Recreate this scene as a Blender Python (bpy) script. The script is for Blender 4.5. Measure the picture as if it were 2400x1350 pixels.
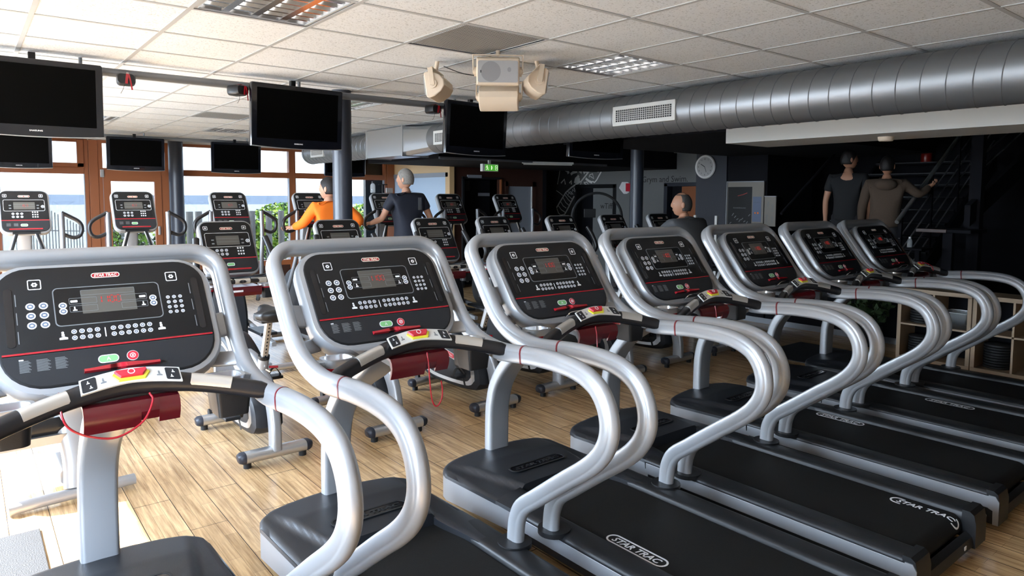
import bpy, bmesh, math, random
from mathutils import Vector, Matrix
from math import pi, sin, cos, radians as R

for o in list(bpy.data.objects):
    bpy.data.objects.remove(o, do_unlink=True)
SC = bpy.context.scene
COL = SC.collection

# ---------------------------------------------------------------- camera
F_PX, CY_PX, YAW, PITCH, ROLL = 1617.3, 582.47, -0.672456, 0.0749059, 0.0052486
EYE = Vector((0, 0, 1.67))
fwd = Vector((-sin(YAW) * cos(PITCH), cos(YAW) * cos(PITCH), -sin(PITCH)))
rgt = Vector((cos(YAW), sin(YAW), 0))
up = rgt.cross(fwd)
r2 = rgt * cos(ROLL) + up * sin(ROLL)
u2 = up * cos(ROLL) - rgt * sin(ROLL)
cd = bpy.data.cameras.new('camera')
cam = bpy.data.objects.new('camera', cd)
COL.objects.link(cam)
cam.matrix_world = Matrix(((r2.x, u2.x, -fwd.x, EYE.x), (r2.y, u2.y, -fwd.y, EYE.y), (r2.z, u2.z, -fwd.z, EYE.z), (0, 0, 0, 1)))
cd.sensor_fit = 'HORIZONTAL'
cd.sensor_width = 36
cd.lens = F_PX / 2400 * 36
cd.shift_y = -(675 - CY_PX) / 2400
cd.clip_start = .05
cd.clip_end = 30000
SC.camera = cam

# ---------------------------------------------------------------- world, sun, exposure
w = bpy.data.worlds.new('sky')
SC.world = w
w.use_nodes = True
nt = w.node_tree
bg = nt.nodes['Background']
tc = nt.nodes.new('ShaderNodeTexCoord')
sep = nt.nodes.new('ShaderNodeSeparateXYZ')
rmp = nt.nodes.new('ShaderNodeValToRGB')
nt.links.new(tc.outputs['Generated'], sep.inputs[0])
nt.links.new(sep.outputs['Z'], rmp.inputs[0])
nt.links.new(rmp.outputs[0], bg.inputs[0])
rmp.color_ramp.elements[0].color = (.74, .87, 1, 1)
rmp.color_ramp.elements[1].position = .7
rmp.color_ramp.elements[1].color = (.50, .70, 1, 1)
bg.inputs[1].default_value = 12.5
sd = bpy.data.lights.new('sun', 'SUN')
sd.energy = 15
sd.angle = R(.6)
sd.color = (1, .97, .92)
sun = bpy.data.objects.new('sun', sd)
COL.objects.link(sun)
SUN_DIR = Vector((.64, -.48, -.78))
sun.rotation_euler = SUN_DIR.to_track_quat('-Z', 'Y').to_euler()
sun['kind'] = 'helper'
SC.view_settings.view_transform = 'Standard'
SC.view_settings.look = 'None'
SC.view_settings.gamma = 1
SC.view_settings.use_curve_mapping = False
SC.view_settings.exposure = 1.50
# daylight entering by the tall glazing of the left wall and the far window wall (sky portals)


def portal(name, loc, rot, sx, sy, energy=0):
    a = bpy.data.lights.new(name, 'AREA')
    a.shape = 'RECTANGLE'
    a.size, a.size_y = sx, sy
    if energy:
        a.energy = energy
        a.color = (.80, .90, 1)
    else:
        a.cycles.is_portal = True
    o = bpy.data.objects.new(name, a)
    COL.objects.link(o)
    o.location = loc
    o.rotation_euler = rot


XL = -1.25      # left wall
YW = 12.45     # window wall
ZC = 2.585     # ceiling
portal('window_daylight', (XL - .03, 5.2, 1.3), (0, R(-90), 0), 2.4, 14.4)
portal('window_daylight', (2.75, YW + .08, 1.4), (R(-90), 0, 0), 7.9, 2.3)
SC.cycles.max_bounces = 7
SC.cycles.diffuse_bounces = 4
SC.cycles.glossy_bounces = 4
SC.cycles.transparent_max_bounces = 10
SC.cycles.sample_clamp_indirect = 6
SC.cycles.use_denoising = True
SC.cycles.caustics_reflective = False
SC.cycles.caustics_refractive = False


# ---------------------------------------------------------------- materials
def mat(name, col, rough=.5, metal=0., emit=None, es=1., spec=.5, coat=0., bump=None, alpha=1.):
    m = bpy.data.materials.new(name)
    m.use_nodes = True
    b = m.node_tree.nodes['Principled BSDF']
    b.inputs['Base Color'].default_value = (*col, 1)
    b.inputs['Roughness'].default_value = rough
    b.inputs['Metallic'].default_value = metal
    b.inputs['Specular IOR Level'].default_value = spec
    b.inputs['Coat Weight'].default_value = coat
    b.inputs['Alpha'].default_value = alpha
    if emit:
        b.inputs['Emission Color'].default_value = (*emit, 1)
        b.inputs['Emission Strength'].default_value = es
    if bump:
        sc, st = bump[:2]
        n = m.node_tree.nodes.new('ShaderNodeTexNoise')
        n.inputs['Scale'].default_value = sc
        n.inputs['Detail'].default_value = 3
        t = m.node_tree.nodes.new('ShaderNodeTexCoord')
        bp = m.node_tree.nodes.new('ShaderNodeBump')
        bp.inputs['Strength'].default_value = st
        bp.inputs['Distance'].default_value = .002
        m.node_tree.links.new(t.outputs['Object'], n.inputs['Vector'])
        m.node_tree.links.new(n.outputs[0], bp.inputs['Height'])
        m.node_tree.links.new(bp.outputs[0], b.inputs['Normal'])
        if len(bump) > 2:       # colour speckle
            mx = m.node_tree.nodes.new('ShaderNodeMix')
            mx.data_type = 'RGBA'
            cr = m.node_tree.nodes.new('ShaderNodeValToRGB')
            cr.color_ramp.elements[0].position = .4
            cr.color_ramp.elements[1].position = .6
            m.node_tree.links.new(n.outputs[0], cr.inputs[0])
            m.node_tree.links.new(cr.outputs[0], mx.inputs[0])
            mx.inputs[6].default_value = (*col, 1)
            mx.inputs[7].default_value = (*bump[2], 1)
            m.node_tree.links.new(mx.outputs[2], b.inputs['Base Color'])
    return m


def thin_glass(name, tint, refl=.08):
    m = bpy.data.materials.new(name)
    m.use_nodes = True
    n = m.node_tree
    n.nodes.clear()
    o = n.nodes.new('ShaderNodeOutputMaterial')
    t = n.nodes.new('ShaderNodeBsdfTransparent')
    t.inputs[0].default_value = (*tint, 1)
    g = n.nodes.new('ShaderNodeBsdfGlossy')
    g.inputs['Roughness'].default_value = .02
    mx = n.nodes.new('ShaderNodeMixShader')
    mx.inputs[0].default_value = refl
    n.links.new(t.outputs[0], mx.inputs[1])
    n.links.new(g.outputs[0], mx.inputs[2])
    n.links.new(mx.outputs[0], o.inputs[0])
    return m


M = {}
M['silver'] = mat('silver paint', (.325, .335, .35), .38, .38, coat=.12, bump=(900, .05))
M['silver2'] = mat('brushed aluminium', (.62, .62, .62), .33, .85)
M['chrome'] = mat('chrome', (.8, .8, .82), .12, 1.)
M['grip'] = mat('sensor metal', (.62, .60, .56), .38, .7)
M['panel'] = mat('console black', (.0065, .0068, .008), .45, spec=.3, bump=(700, .06))
M['panel2'] = mat('console lower charcoal', (.014, .0155, .019), .5, spec=.35)
M['gloss'] = mat('gloss black', (.006, .006, .008), .12)
M['display'] = mat('display smoke', (.006, .006, .007), .2, spec=.3)
M['lcd'] = mat('display segments grey', (.085, .080, .070), .3)
M['black'] = mat('black plastic', (.010, .0105, .012), .40, spec=.35, bump=(500, .15))
M['black2'] = mat('matt black', (.010, .010, .011), .6)
M['rubber'] = mat('grip foam', (.010, .010, .012), .34)
M['hood'] = mat('hood plastic', (.013, .0145, .018), .38, spec=.42, bump=(420, .25))
M['belt'] = mat('running belt', (.0065, .0065, .0065), .62, spec=.22, bump=(350, .5, (.010, .0095, .009)))
M['red'] = mat('red plastic', (.33, .008, .018), .25, coat=.3)
M['darkred'] = mat('dark red tray', (.085, .004, .008), .28, coat=.15)
M['ringred'] = mat('dark red band', (.14, .008, .012), .35)
M['redprint'] = mat('red print', (.55, .02, .04), .4)
M['white'] = mat('white print', (.75, .76, .78), .5)
M['cream'] = mat('cream print', (.80, .72, .60), .5)
M['keyblue'] = mat('key face', (.10, .13, .19), .4)
M['green'] = mat('green key', (.20, .50, .20), .4)
M['yellow'] = mat('yellow ring', (.75, .72, .05), .4)
M['led'] = mat('led digits', (.3, .01, .01), .5, emit=(1, .05, .03), es=.12)
M['greyprint'] = mat('small print', (.16, .17, .18), .6)
M['plate'] = mat('light grey plate', (.58, .58, .56), .35)
M['orange'] = mat('orange shirt', (.92, .20, .012), .8, bump=(60, .3))
M['navy'] = mat('navy shirt', (.010, .014, .028), .75, bump=(60, .3))
M['greyshirt'] = mat('charcoal shirt', (.075, .078, .085), .85, bump=(90, .6))
M['blackshirt'] = mat('black shirt', (.006, .0065, .008), .85)
M['beige'] = mat('beige hoodie', (.075, .050, .034), .9, bump=(120, .6))
M['trousers'] = mat('dark trousers', (.012, .012, .015), .85)
M['skin'] = mat('skin', (.50, .27, .18), .55)
M['skin2'] = mat('tanned skin', (.42, .21, .13), .55)
M['hairdark'] = mat('dark hair', (.010, .008, .008), .6, bump=(150, 1))
M['hairgrey'] = mat('grey hair', (.30, .28, .26), .7, bump=(200, 1, (.16, .15, .14)))
M['hairmix'] = mat('grizzled hair', (.07, .065, .06), .7, bump=(200, 1, (.03, .03, .03)))
M['wood'] = mat('window wood', (.26, .085, .030), .45)
M['wooddark'] = mat('dark wood', (.035, .012, .007), .5)
M['pine'] = mat('pale pine', (.62, .42, .22), .5)
M['shelfwood'] = mat('birch shelf', (.42, .30, .19), .5)
M['wall'] = mat('white wall', (.75, .75, .74), .8)
M['greywall'] = mat('grey wall', (.16, .165, .165), .85)
M['muralbg'] = mat('dark mural wall', (.055, .056, .058), .85)
M['blackwall'] = mat('black wall', (.006, .006, .0085), .85, spec=.2)
M['bluewall'] = mat('dark blue column paint', (.018, .022, .034), .45)
M['column'] = mat('column paint', (.030, .036, .052), .38)
M['beam'] = mat('beam white', (.62, .61, .58), .8)
M['offwhite'] = mat('speaker cream', (.70, .58, .45), .45)
M['speakergrille'] = mat('speaker grille', (.42, .42, .43), .6, bump=(900, 1))
M['speakercone'] = mat('speaker cone behind grille', (.30, .30, .31), .6, bump=(900, 1))
M['galv'] = mat('galvanised duct', (.25, .255, .265), .43, .75, bump=(25, .12))
M['galv2'] = mat('bright duct sheet', (.62, .63, .64), .28, .9, bump=(14, .3))
M['tv'] = mat('tv gloss frame', (.006, .007, .011), .14, coat=.4)
M['screen'] = mat('tv screen', (.0008, .0008, .0008), .35, spec=.06)
M['steel'] = mat('grey steel pipe', (.22, .23, .25), .4, .6)
M['frost'] = mat('frosted blue glass', (.42, .55, .72), .35)
M['frostgrey'] = mat('frosted grey glass', (.22, .24, .28), .4)
M['exit'] = mat('exit green', (.05, .35, .03), .4, emit=(.12, .55, .06), es=.2)
M['exitwhite'] = mat('exit white', (.8, .9, .7), .4, emit=(.8, .95, .7), es=.25)
M['paper'] = mat('paper', (.22, .20, .175), .7)
M['paperblue'] = mat('blue leaflet', (.12, .15, .23), .7)
M['clockface'] = mat('clock face', (.42, .42, .42), .3)
M['clockrim'] = mat('clock rim', (.75, .75, .74), .35)
M['extred'] = mat('extinguisher red', (.30, .015, .008), .3)
M['plastic'] = mat('clear plastic', (.6, .65, .68), .2, alpha=.35)
M['mat'] = mat('rubber mat', (.030, .032, .036), .55, bump=(160, 1))
M['brick'] = mat('lamp tube', (.9, .92, .95), .3, emit=(1, .97, .92), es=.5)  # tubes are unlit; the faint glow stands in for reflected daylight
M['sand'] = mat('sand', (.34, .32, .28), .9, bump=(3, .3, (.24, .23, .21)))
M['sea'] = mat('sea', (.018, .036, .065), .6, bump=(.35, .2, (.055, .08, .11)))
M['leaf'] = mat('leaf', (.26, .44, .05), .7)
M['leaf2'] = mat('leaf yellow green', (.50, .60, .08), .7)
M['leaf3'] = mat('leaf dark', (.03, .06, .02), .7)
M['grass'] = mat('grass', (.22, .33, .06), .9, bump=(8, .4, (.33, .40, .12)))
M['postgrey'] = mat('weathered post', (.22, .195, .17), .8)
M['louvre'] = mat('louvre mirror', (.85, .85, .87), .16, 1.)
M['glass'] = thin_glass('window glass', (.31, .315, .32), .03)
M['clearglass'] = thin_glass('clear glass', (.92, .94, .95), .05)


def node_floor():
    m = mat('oak laminate floor', (.4, .25, .12), .24, spec=.45)
    n = m.node_tree
    b = n.nodes['Principled BSDF']
    t = n.nodes.new('ShaderNodeTexCoord')
    mp = n.nodes.new('ShaderNodeMapping')
    mp.inputs['Rotation'].default_value = (0, 0, R(90))
    mp.inputs['Location'].default_value = (0, .065, 0)
    n.links.new(t.outputs['Object'], mp.inputs[0])

    def brick(wd, ht, mort, off, c1, c2):
        k = n.nodes.new('ShaderNodeTexBrick')
        k.inputs['Scale'].default_value = 1
        k.inputs['Brick Width'].default_value = wd
        k.inputs['Row Height'].default_value = ht
        k.inputs['Mortar Size'].default_value = mort
        k.inputs['Mortar Smooth'].default_value = .1
        k.offset = off
        k.offset_frequency = 2
        k.inputs['Color1'].default_value = (*c1, 1)
        k.inputs['Color2'].default_value = (*c2, 1)
        k.inputs['Mortar'].default_value = (.05, .03, .02, 1)
        n.links.new(mp.outputs[0], k.inputs[0])
        return k
    k1 = brick(1.2, .178, .0018, .37, (1, 1, 1), (.86, .84, .82))
    k2 = brick(.43, .0593, .0004, .41, (1.06, 1.05, 1.04), (.84, .815, .78))
    ns = n.nodes.new('ShaderNodeTexNoise')
    ns.inputs['Scale'].default_value = 3
    ns.inputs['Detail'].default_value = 7
    ns.inputs['Roughness'].default_value = .65
    m2 = n.nodes.new('ShaderNodeMapping')
    m2.inputs['Scale'].default_value = (17, .8, 1)
    n.links.new(t.outputs['Object'], m2.inputs[0])
    n.links.new(m2.outputs[0], ns.inputs['Vector'])
    cr = n.nodes.new('ShaderNodeValToRGB')
    cr.color_ramp.elements[0].position = .30
    cr.color_ramp.elements[0].color = (.36, .205, .092, 1)
    cr.color_ramp.elements[1].position = .64
    cr.color_ramp.elements[1].color = (.84, .58, .315, 1)
    n.links.new(ns.outputs[0], cr.inputs[0])
    a = n.nodes.new('ShaderNodeMix')
    a.data_type = 'RGBA'
    a.blend_type = 'MULTIPLY'
    a.inputs[0].default_value = 1
    n.links.new(cr.outputs[0], a.inputs[6])
    n.links.new(k2.outputs[0], a.inputs[7])
    c = n.nodes.new('ShaderNodeMix')
    c.data_type = 'RGBA'
    c.blend_type = 'MULTIPLY'
    c.inputs[0].default_value = 1
    n.links.new(a.outputs[2], c.inputs[6])
    n.links.new(k1.outputs[0], c.inputs[7])
    n.links.new(c.outputs[2], b.inputs['Base Color'])
    return m


def node_ceiling():
    m = mat('mineral fibre ceiling tiles', (.8, .8, .79), .9)
    n = m.node_tree
    b = n.nodes['Principled BSDF']
    t = n.nodes.new('ShaderNodeTexCoord')
    ns = n.nodes.new('ShaderNodeTexNoise')
    ns.inputs['Scale'].default_value = 95
    ns.inputs['Detail'].default_value = 2
    n.links.new(t.outputs['Object'], ns.inputs['Vector'])
    cr = n.nodes.new('ShaderNodeValToRGB')
    cr.color_ramp.elements[0].position = .33
    cr.color_ramp.elements[0].color = (.52, .54, .555, 1)
    cr.color_ramp.elements[1].position = .42
    cr.color_ramp.elements[1].color = (.78, .805, .83, 1)
    n.links.new(ns.outputs[0], cr.inputs[0])
    n.links.new(cr.outputs[0], b.inputs['Base Color'])
    bp = n.nodes.new('ShaderNodeBump')
    bp.inputs['Strength'].default_value = .35
    bp.inputs['Distance'].default_value = .003
    n.links.new(ns.outputs[0], bp.inputs['Height'])
    n.links.new(bp.outputs[0], b.inputs['Normal'])
    return m


M['floor'] = node_floor()
M['ceiling'] = node_ceiling()
M['tbar'] = mat('ceiling grid bar', (.47, .48, .49), .6)


# ---------------------------------------------------------------- mesh builder
def ident(u, v, h):
    return Vector((u, v, h))


def rrect(u0, v0, u1, v1, r, n=5):
    """outline of a rounded rectangle, anticlockwise; r is one radius or (bl, br, tr, tl)"""
    if not isinstance(r, (tuple, list)):
        r = (r,) * 4
    out = []
    for (cx, cy, a0, rr) in ((u0, v0, 180, r[0]), (u1, v0, 270, r[1]), (u1, v1, 0, r[2]), (u0, v1, 90, r[3])):
        sx = 1 if cx == u0 else -1
        sy = 1 if cy == v0 else -1
        for i in range(n + 1):
            a = R(a0 + 90 * i / n)
            out.append((cx + sx * rr + rr * cos(a), cy + sy * rr + rr * sin(a)))
    return out


def circ(cx, cy, r, n=16, ry=None):
    ry = ry or r
    return [(cx + r * cos(2 * pi * i / n), cy + ry * sin(2 * pi * i / n)) for i in range(n)]


def catmull(pts, n=6):
    P = [Vector(p) for p in pts]
    P = [P[0] * 2 - P[1]] + P + [P[-1] * 2 - P[-2]]
    out = []
    for i in range(1, len(P) - 2):
        a, b, c, d = P[i - 1:i + 3]
        for k in range(n):
            t = k / n
            out.append(.5 * ((2 * b) + (c - a) * t + (2 * a - 5 * b + 4 * c - d) * t * t + (3 * b - a - 3 * c + d) * t ** 3))
    out.append(P[-2])
    return out


class MB:
    def __init__(s):
        s.v, s.f, s.mi, s.mats = [], [], [], []

    def add(s, verts, faces, m):
        if m not in s.mats:
            s.mats.append(m)
        k = s.mats.index(m)
        b = len(s.v)
        s.v += [tuple(p) for p in verts]
        for f in faces:
            s.f.append(tuple(b + i for i in f))
            s.mi.append(k)
        return s

    def box(s, c, d, m, rz=0, mx=None):
        x, y, z = d[0] / 2, d[1] / 2, d[2] / 2
        q = mx or Matrix.Rotation(rz, 3, 'Z')
        c = Vector(c)
        vs = [c + q @ Vector((i * x, j * y, k * z)) for i in (-1, 1) for j in (-1, 1) for k in (-1, 1)]
        return s.add(vs, [(0, 1, 3, 2), (4, 6, 7, 5), (0, 4, 5, 1), (2, 3, 7, 6), (0, 2, 6, 4), (1, 5, 7, 3)], m)

    def b2(s, a, b, m):
        return s.box([(a[i] + b[i]) / 2 for i in range(3)], [abs(b[i] - a[i]) for i in range(3)], m)

    def prism(s, o, h0, h1, m, mp=ident, cap0=True):
        n = len(o)
        vs = [mp(u, v, h0) for u, v in o] + [mp(u, v, h1) for u, v in o]
        fs = [(i, (i + 1) % n, n + (i + 1) % n, n + i) for i in range(n)]
        fs.append(tuple(range(n, 2 * n)))
        if cap0:
            fs.append(tuple(range(n - 1, -1, -1)))
        return s.add(vs, fs, m)

    def loft(s, outs, m, mp=ident, caps=True):
        """outs: list of (outline, h)"""
        n = len(outs[0][0])
        vs = [mp(u, v, h) for o, h in outs for u, v in o]
        fs = []
        for k in range(len(outs) - 1):
            fs += [(k * n + i, k * n + (i + 1) % n, (k + 1) * n + (i + 1) % n, (k + 1) * n + i) for i in range(n)]
        if caps:
            fs.append(tuple(range((len(outs) - 1) * n, len(outs) * n)))
            fs.append(tuple(range(n - 1, -1, -1)))
        return s.add(vs, fs, m)

    def frame(s, oo, oi, h, m, mp=ident, t=.0008):
        n = len(oo)
        vs = [mp(u, v, h + t) for u, v in oo] + [mp(u, v, h + t) for u, v in oi] + [mp(u, v, h) for u, v in oo] + [mp(u, v, h) for u, v in oi]
        fs = []
        for i in range(n):
            j = (i + 1) % n
            fs += [(i, j, n + j, n + i), (2 * n + j, j, i, 2 * n + i), (n + i, n + j, 3 * n + j, 3 * n + i)]
        return s.add(vs, fs, m)

    def sweep(s, pts, sect, m, lat=(1, 0, 0), scale=None, closed=False, caps=True):
        P = [Vector(p) for p in pts]
        n = len(P)
        lat = Vector(lat)
        vs = []
        prev = None
        for i, p in enumerate(P):
            if closed:
                t = P[(i + 1) % n] - P[i - 1]
            else:
                t = P[min(i + 1, n - 1)] - P[max(i - 1, 0)]
            t.normalize()
            if prev is not None:
                q = prev.rotation_difference(t)
                lat = q @ lat
            prev = t
            lat = (lat - t * lat.dot(t))
            if lat.length < 1e-6:
                lat = t.orthogonal()
            lat.normalize()
            nn = t.cross(lat)
            k = scale[i] if scale else 1
            kx, ky = k if isinstance(k, (tuple, list)) else (k, k)
            vs += [p + lat * (a * kx) + nn * (b * ky) for a, b in sect]
        c = len(sect)
        fs = []
        for i in range(n if closed else n - 1):
            j = (i + 1) % n
            fs += [(i * c + k, i * c + (k + 1) % c, j * c + (k + 1) % c, j * c + k) for k in range(c)]
        if caps and not closed:
            fs.append(tuple(range(c - 1, -1, -1)))
            fs.append(tuple(range((n - 1) * c, n * c)))
        return s.add(vs, fs, m)

    def tube(s, pts, r, m, n=12, **k):
        L = Vector(pts[1]) - Vector(pts[0])
        return s.sweep(pts, circ(0, 0, r, n), m, lat=L.orthogonal(), **k)

    def cyl(s, a, b, r, m, n=20, r2=None):
        a, b = Vector(a), Vector(b)
        return s.sweep([a, b], circ(0, 0, 1, n), m, lat=(b - a).orthogonal(), scale=[r, r2 or r])

    def ell(s, c, rad, m, n=16, q=12, mx=None):
        c = Vector(c)
        vs, fs = [], []
        for i in range(q + 1):
            a = pi * i / q
            for j in range(n):
                b = 2 * pi * j / n
                p = Vector((rad[0] * sin(a) * cos(b), rad[1] * sin(a) * sin(b), rad[2] * cos(a)))
                vs.append(c + (mx @ p if mx else p))
        for i in range(q):
            for j in range(n):
                k = (j + 1) % n
                fs.append((i * n + j, (i + 1) * n + j, (i + 1) * n + k, i * n + k))
        return s.add(vs, fs, m)

    def text(s, t, size, m, mp=ident, h=0, cx=0, cy=0, sx=1., shear=0., bold=0., depth=.0008, align=True, fit=None):
        cu = bpy.data.curves.new('t', 'FONT')
        cu.body = t
        cu.size = size
        cu.offset = bold
        cu.shear = shear
        cu.resolution_u = 2
        cu.extrude = depth / 2
        ob = bpy.data.objects.new('t', cu)
        me = bpy.data.meshes.new_from_object(ob)
        xs = [v.co.x for v in me.vertices] or [0]
        ys = [v.co.y for v in me.vertices] or [0]
        if fit:
            sx = fit / (max(xs) - min(xs))
        mx, my = ((min(xs) + max(xs)) / 2, (min(ys) + max(ys)) / 2) if align else (0, 0)
        s.add([mp(cx + (v.co.x - mx) * sx, cy + v.co.y - my, h + v.co.z + depth / 2) for v in me.vertices], [tuple(p.vertices) for p in me.polygons], m)
        bpy.data.objects.remove(ob)
        bpy.data.curves.remove(cu)
        bpy.data.meshes.remove(me)
        return s

    def build(s, name, parent=None, loc=None, smooth=35, bevel=0, seg=2, sub=0, label=None):
        me = bpy.data.meshes.new(name)
        me.from_pydata(s.v, [], s.f)
        for m in s.mats:
            me.materials.append(m)
        me.polygons.foreach_set('material_index', s.mi)
        bm = bmesh.new()
        bm.from_mesh(me)
        bmesh.ops.remove_doubles(bm, verts=bm.verts, dist=1e-6)
        bmesh.ops.recalc_face_normals(bm, faces=bm.faces)
        bm.to_mesh(me)
        bm.free()
        me.validate()
        if smooth:
            me.polygons.foreach_set('use_smooth', [True] * len(me.polygons))
            me.set_sharp_from_angle(angle=R(smooth))
        o = bpy.data.objects.new(name, me)
        COL.objects.link(o)
        if parent:
            o.parent = parent
        if loc is not None:
            o.location = loc
        if bevel:
            b = o.modifiers.new('bevel', 'BEVEL')
            b.width = bevel
            b.segments = seg
            b.limit_method = 'ANGLE'
            b.angle_limit = R(40)
            b.harden_normals = True
        if sub:
            q = o.modifiers.new('sub', 'SUBSURF')
            q.levels = q.render_levels = sub
        if label:
            o['label'] = label
        return o


def root(name, loc, label, cat, group=None, rz=0):
    o = bpy.data.objects.new(name, None)
    COL.objects.link(o)
    o.empty_display_size = .1
    o.location = loc
    o.rotation_euler = (0, 0, rz)
    return tag(o, label, cat, group)


def tag(o, label, cat, group=None, kind=None):
    o['label'] = label
    o['category'] = cat
    if group:
        o['group'] = group
    if kind:
        o['kind'] = kind
    return o


def struct(o, label=None):
    o['kind'] = 'structure'
    if label:
        o['label'] = label
    return o


def copy_tree(o, parent=None):
    c = o.copy()
    COL.objects.link(c)
    if parent:
        c.parent = parent
    for ch in list(o.children):
        copy_tree(ch, c)
    return c


def logo(mb, mp, cx, cy, wd, m, mbg=None, h=0, rim=None, flip=False):
    """capsule outline with the words STAR TRAC, wd wide"""
    ht = wd * .225
    rim = rim or m
    if mbg:
        mb.prism(rrect(cx - wd / 2, cy - ht / 2, cx + wd / 2, cy + ht / 2, ht / 2 - 1e-4), h, h + .0006, mbg, mp)
        h += .0006
    b = ht * .12
    mb.frame(rrect(cx - wd / 2, cy - ht / 2, cx + wd / 2, cy + ht / 2, ht / 2 - 1e-4), rrect(cx - wd / 2 + b, cy - ht / 2 + b, cx + wd / 2 - b, cy + ht / 2 - b, ht / 2 - b - 1e-4), h, rim, mp)
    mb.text('STAR TRAC', ht * .70, m, mp, h, cx, cy, fit=wd * .80, shear=.25, bold=ht * .014)


SEG = {'0': 'abcdef', '1': 'bc', '2': 'abged', '3': 'abgcd', '4': 'fgbc', '5': 'afgcd', '7': 'abc', '9': 'abfgcd', ' ': ''}


def digits(mb, mp, txt, cx, cy, hgt, m, h):
    wd = hgt * .5
    st = wd * 1.45
    x0 = cx - st * (len(txt) - 1) / 2
    t = hgt * .12
    for k, ch in enumerate(txt):
        x = x0 + k * st
        if ch == ':':
            for dy in (-.2, .2):
                mb.prism(rrect(x - t / 2, cy + dy * hgt - t / 2, x + t / 2, cy + dy * hgt + t / 2, t * .2, 1), h, h + .0005, m, mp)
            continue
        for sg in SEG[ch]:
            if sg in 'adg':
                yy = cy + {'a': .5, 'd': -.5, 'g': 0}[sg] * hgt
                mb.prism(rrect(x - wd / 2 + t, yy - t / 2, x + wd / 2 - t, yy + t / 2, t * .3, 1), h, h + .0005, m, mp)
            else:
                xx = x + (wd / 2 if sg in 'bc' else -wd / 2)
                y0, y1 = (cy, cy + hgt / 2) if sg in 'bf' else (cy - hgt / 2, cy)
                mb.prism(rrect(xx - t / 2, y0 + t * .6, xx + t / 2, y1 - t * .6, t * .3, 1), h, h + .0005, m, mp)


def stroke(mb, mp, pts, wd, h, m, t=.0006):
    """a flat stroke along 2-D points"""
    n = len(pts)
    L, Rr = [], []
    for i in range(n):
        a, b = pts[max(i - 1, 0)], pts[min(i + 1, n - 1)]
        dx, dy = b[0] - a[0], b[1] - a[1]
        l = math.hypot(dx, dy) or 1
        nx, ny = -dy / l * wd / 2, dx / l * wd / 2
        L.append((pts[i][0] + nx, pts[i][1] + ny))
        Rr.append((pts[i][0] - nx, pts[i][1] - ny))
    mb.prism(Rr + L[::-1], h, h + t, m, mp)

# ================================================================ treadmills
TX = [.3801, 1.3847, 2.3643, 3.3397, 4.3535, 5.3423, 6.2745]
TY = [2.1384, 2.1454, 2.1347, 2.1654, 2.1798, 2.1887, 2.19]
TROT = R(.4686)


def plane(o, v, n):
    o, v, n = Vector(o), Vector(v), Vector(n)
    return lambda a, b, c: o + Vector((a, 0, 0)) + v * b + n * c


CON = plane((0, .579, 1.39), (0, .589, .808), (0, -.808, .589))


def oval(a, b, n=20, e=2.6):
    out = []
    for i in range(n):
        t = 2 * pi * i / n
        c, s_ = cos(t), sin(t)
        out.append((a * abs(c) ** (2 / e) * (1 if c >= 0 else -1), b * abs(s_) ** (2 / e) * (1 if s_ >= 0 else -1)))
    return out


def railsec():
    o_ = [(.0264 * cos(R(a)), -.010 + .027 * sin(R(a))) for a in range(180, 361, 15)]
    o_ += [(.0272, -.0095), (.0272, .026)] + [(.0172 + .010 * cos(R(a)), .027 + .010 * sin(R(a))) for a in (30, 60, 90)]
    o_ += [(-.0172 + .010 * cos(R(a)), .027 + .010 * sin(R(a))) for a in (90, 120, 150)] + [(-.0272, .026), (-.0272, -.0095)]
    return o_


def person_icon(mb, mp, x, y, s_, h, m, wide=True):
    mb.prism(circ(x, y + .40 * s_, .13 * s_, 8), h, h + .0005, m, mp)
    mb.prism([(x - .12 * s_, y - .05 * s_), (x + .14 * s_, y - .05 * s_), (x + .14 * s_, y + .25 * s_), (x - .12 * s_, y + .25 * s_)], h, h + .0005, m, mp)
    mb.prism([(x - .34 * s_, y - .42 * s_), (x + .42 * s_, y - .42 * s_), (x + .42 * s_, y - .20 * s_), (x + .1 * s_, y - .08 * s_), (x - .34 * s_, y - .2 * s_)], h, h + .0005, m, mp)


def fan_icon(mb, mp, x, y, s_, h):
    mb.frame(rrect(x - s_ / 2, y - s_ / 2, x + s_ / 2, y + s_ / 2, s_ * .14), rrect(x - s_ * .43, y - s_ * .43, x + s_ * .43, y + s_ * .43, s_ * .10), h, M['white'], mp)
    for k in range(6):
        a = k * pi / 3
        mb.prism(circ(x + .15 * s_ * cos(a), y + .15 * s_ * sin(a), .085 * s_, 7), h, h + .0006, M['white'], mp)


def key(mb, mp, x, y, r, h, face='keyblue'):
    mb.frame(circ(x, y, r, 14), circ(x, y, r * .72, 14), h, M['white'], mp)
    mb.prism(circ(x, y, r * .70, 12), h, h + .0007, M[face], mp)
    mb.prism(rrect(x - r * .32, y - r * .22, x + r * .32, y + r * .22, r * .1, 1), h + .0007, h + .0011, M['white'], mp)


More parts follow.
